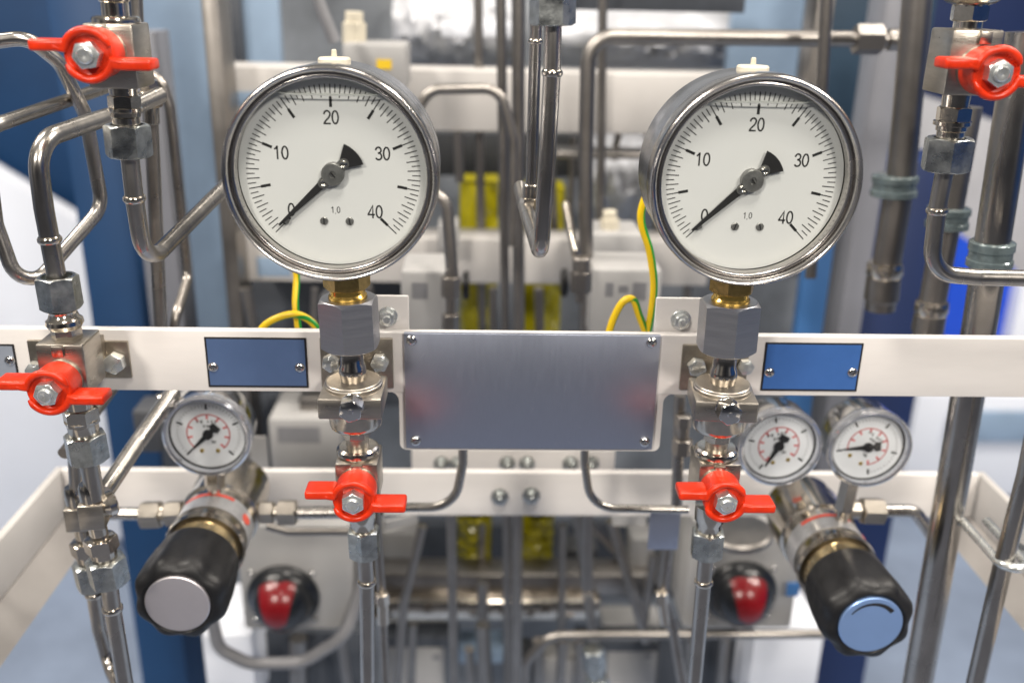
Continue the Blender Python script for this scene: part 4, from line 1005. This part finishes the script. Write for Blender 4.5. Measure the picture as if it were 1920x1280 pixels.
# ---- extra clutter deep inside the cabinet: every tube and block its own thing
rn = random.Random(11)
CL = [((455,262),(470,440),.60,16),((520,255),(505,300),.56,22),((690,262),(700,330),.62,20),((742,262),(742,450),.66,14),((858,250),(862,340),.52,18),((1030,250),(1040,440),.58,16),((1075,255),(1068,440),.62,12),
      ((1160,250),(1150,300),.60,14),((1215,252),(1240,500),.56,16),((1275,252),(1290,560),.62,18),((460,540),(476,620),.44,22),((590,540),(588,620),.40,14),((690,536),(694,560),.44,16),((925,540),(925,620),.42,16),((1010,540),(1012,620),.44,18),
      ((700,985),(690,1070),.50,16),((905,985),(900,1100),.52,14),((1055,985),(1052,1190),.46,16),((1110,985),(1180,1060),.52,14),((1225,1040),(1205,1180),.44,18),((775,1170),(770,1290),.40,16),((905,1170),(912,1290),.40,26),((880,1215),(884,1290),.42,18),((1055,1200),(1050,1290),.40,20),((1085,1200),(1090,1290),.44,16),((640,1190),(652,1290),.36,18),((560,1195),(560,1290),.40,34),((1300,1195),(1296,1290),.36,30),((1360,1195),(1352,1290),.40,22),((1250,985),(1238,1090),.40,24)]
names = ['dim short tube segment']
for i, (a, b, Y, w_) in enumerate(CL):
    where = ('between the upper and second cross beams' if a[1] < 300 else 'above the blank plate level' if a[1] < 700 else 'below the lower frame rail' if a[1] < 1150 else 'at the bottom edge')
    pipe('inner_tube', 'dim blurred tube standing %s inside the cabinet' % where, [(a[0],a[1],Y),((a[0]+b[0])/2,(a[1]+b[1])/2,Y),(b[0],b[1],Y)], w_, 10, rn.choice(['steel_far','steel_dull','steel_far']), group='dim tubes %s' % where, n=12)
HB = [((452,300,690,318),.58,'wall_grey'),((1040,285,1300,300),.56,'steel_far'),((440,380,560,440),.60,'box_grey'),((1225,300,1300,350),.58,'box_grey'),((600,555,690,610),.50,'hose_grey'),((700,1000,780,1050),.54,'box_grey'),((1060,1030,1120,1100),.54,'box_dark'),
      ((1180,1010,1225,1110),.50,'box_grey'),((860,1215,945,1245),.48,'pale_blue'),((950,1230,1000,1300),.46,'box_dark'),((1010,1235,1100,1300),.46,'box_grey'),((600,1200,690,1240),.44,'steel_far'),((500,1215,560,1300),.43,'grey_post'),((1290,1210,1400,1250),.44,'grey_post'),((820,420,860,470),.46,'box_grey'),
      ((250,770,300,850),.34,'box_dark'),((330,745,380,790),.40,'box_grey'),((560,745,640,785),.44,'steel_far')]
for i, (r_, Y, m_) in enumerate(HB):
    w_ = ('between the cross beams' if r_[1] < 460 else 'just above the rail' if r_[1] < 700 else 'under the rail' if r_[1] < 900 else 'below the lower frame rail' if r_[1] < 1150 else 'at the bottom edge')
    hue = {'wall_grey':'grey','steel_far':'steel','box_grey':'pale grey','hose_grey':'dark grey','box_dark':'blackish','pale_blue':'pale blue','grey_post':'bluish grey'}[m_]
    side = 'left' if (r_[0]+r_[2])/2 < 640 else 'centre' if (r_[0]+r_[2])/2 < 1150 else 'right'
    slab('inner_block', '%s blurred block %s inside the cabinet, %s' % (hue, w_, {'left':'left part','centre':'middle part','right':'right part'}[side]), 'block', r_, Y, .04, m_, None, .004)
# ================================================================== camera, light, world
cam = bpy.data.cameras.new('camera'); co = bpy.data.objects.new('camera', cam); COL.objects.link(co)
Rm = Matrix((RT, UP, -fwd)).transposed()
co.matrix_world = Matrix.Translation(CAM) @ Rm.to_4x4()
cam.sensor_width = 36; cam.lens = F/1920*36; cam.clip_start = .02; cam.clip_end = 60
cam.dof.use_dof = True; cam.dof.focus_distance = .507; cam.dof.aperture_fstop = 4.9; cam.dof.aperture_blades = 0
S.camera = co
def lamp(name, loc, tgt, size, power, col=(1, .95, .88), sy=None):
    l = bpy.data.lights.new(name, 'AREA'); l.energy = power; l.color = col; l.size = size
    if sy: l.shape = 'RECTANGLE'; l.size_y = sy
    o = bpy.data.objects.new(name, l); COL.objects.link(o); o.location = loc
    o.rotation_euler = (V(tgt)-V(loc)).to_track_quat('-Z', 'Y').to_euler()
    return o
for (x, y, p) in ((-1.5,-3.0,84), (1.4,-3.1,86), (.1,-1.0,34), (-1.2,.4,26), (1.3,.4,26), (.2,1.1,10), (-2.2,.5,48), (2.3,.5,52)):
    lamp('hall_lamp', (x, y, 3.3), (x*.6, y*.4, 1.2), .42, p, (1, .93, .84))
w = bpy.data.worlds.new('World'); S.world = w; w.use_nodes = True
nt = w.node_tree; N = nt.nodes; L = nt.links; bg = N['Background']
tc = N.new('ShaderNodeTexCoord'); sep = N.new('ShaderNodeSeparateXYZ'); L.new(tc.outputs['Generated'], sep.inputs[0])
def ramp(sock, pts):
    r = N.new('ShaderNodeValToRGB'); r.color_ramp.elements[0].position = pts[0][0]; r.color_ramp.elements[0].color = (*pts[0][1], 1)
    r.color_ramp.elements[1].position = pts[-1][0]; r.color_ramp.elements[1].color = (*pts[-1][1], 1)
    for p, c in pts[1:-1]: e = r.color_ramp.elements.new(p); e.color = (*c, 1)
    L.new(sock, r.inputs[0]); return r
mz = N.new('ShaderNodeMapRange'); mz.inputs['From Min'].default_value = -1; mz.inputs['From Max'].default_value = 1; L.new(sep.outputs['Z'], mz.inputs['Value'])
rz = ramp(mz.outputs['Result'], [(0, (.16,.18,.24)), (.42, (.20,.22,.27)), (.52, (.26,.28,.33)), (.62, (.42,.42,.43)), (.8, (.62,.60,.57)), (1, (.75,.72,.68))])
# hall walls: bands of dark aisles, white stands and blue stands around the horizon
at = N.new('ShaderNodeMath'); at.operation = 'ARCTAN2'; L.new(sep.outputs['X'], at.inputs[0]); L.new(sep.outputs['Y'], at.inputs[1])
ma = N.new('ShaderNodeMapRange'); ma.inputs['From Min'].default_value = -PI; ma.inputs['From Max'].default_value = PI; L.new(at.outputs[0], ma.inputs['Value'])
W_, D_, B_ = (.95,.95,.98), (.05,.055,.07), (.03,.14,.55)
# 0 = behind camera from the left side, .25 = left, .5 = ahead, .75 = right
ra = ramp(ma.outputs['Result'], [(0, D_), (.055, (.13,.13,.15)), (.10, (.65,.63,.60)), (.15, (.12,.12,.14)), (.20, W_), (.25, (.25,.32,.5)), (.32, (.9,.9,.95)), (.40, (.3,.3,.33)),
    (.5, (.25,.25,.27)), (.6, (.3,.3,.33)), (.68, (.7,.75,.85)), (.735, B_), (.80, (.08,.22,.62)), (.85, (.04,.12,.42)), (.885, (.55,.56,.60)), (.93, (.10,.11,.14)), (1, D_)])
mh = N.new('ShaderNodeMapRange'); mh.interpolation_type = 'SMOOTHSTEP'; mh.inputs['From Min'].default_value = .42; mh.inputs['From Max'].default_value = .08
az = N.new('ShaderNodeMath'); az.operation = 'ABSOLUTE'; L.new(sep.outputs['Z'], az.inputs[0]); L.new(az.outputs[0], mh.inputs['Value'])
mx = N.new('ShaderNodeMix'); mx.data_type = 'RGBA'; L.new(mh.outputs['Result'], mx.inputs[0]); L.new(rz.outputs[0], mx.inputs[6]); L.new(ra.outputs[0], mx.inputs[7])
L.new(mx.outputs[2], bg.inputs['Color']); bg.inputs['Strength'].default_value = .37
S.view_settings.view_transform = 'Standard'; S.view_settings.look = 'None'; S.view_settings.exposure = 0; S.view_settings.gamma = 1; S.view_settings.use_curve_mapping = False
S.cycles.use_denoising = True
S.cycles.max_bounces = 8; S.cycles.transparent_max_bounces = 12; S.cycles.sample_clamp_indirect = 6
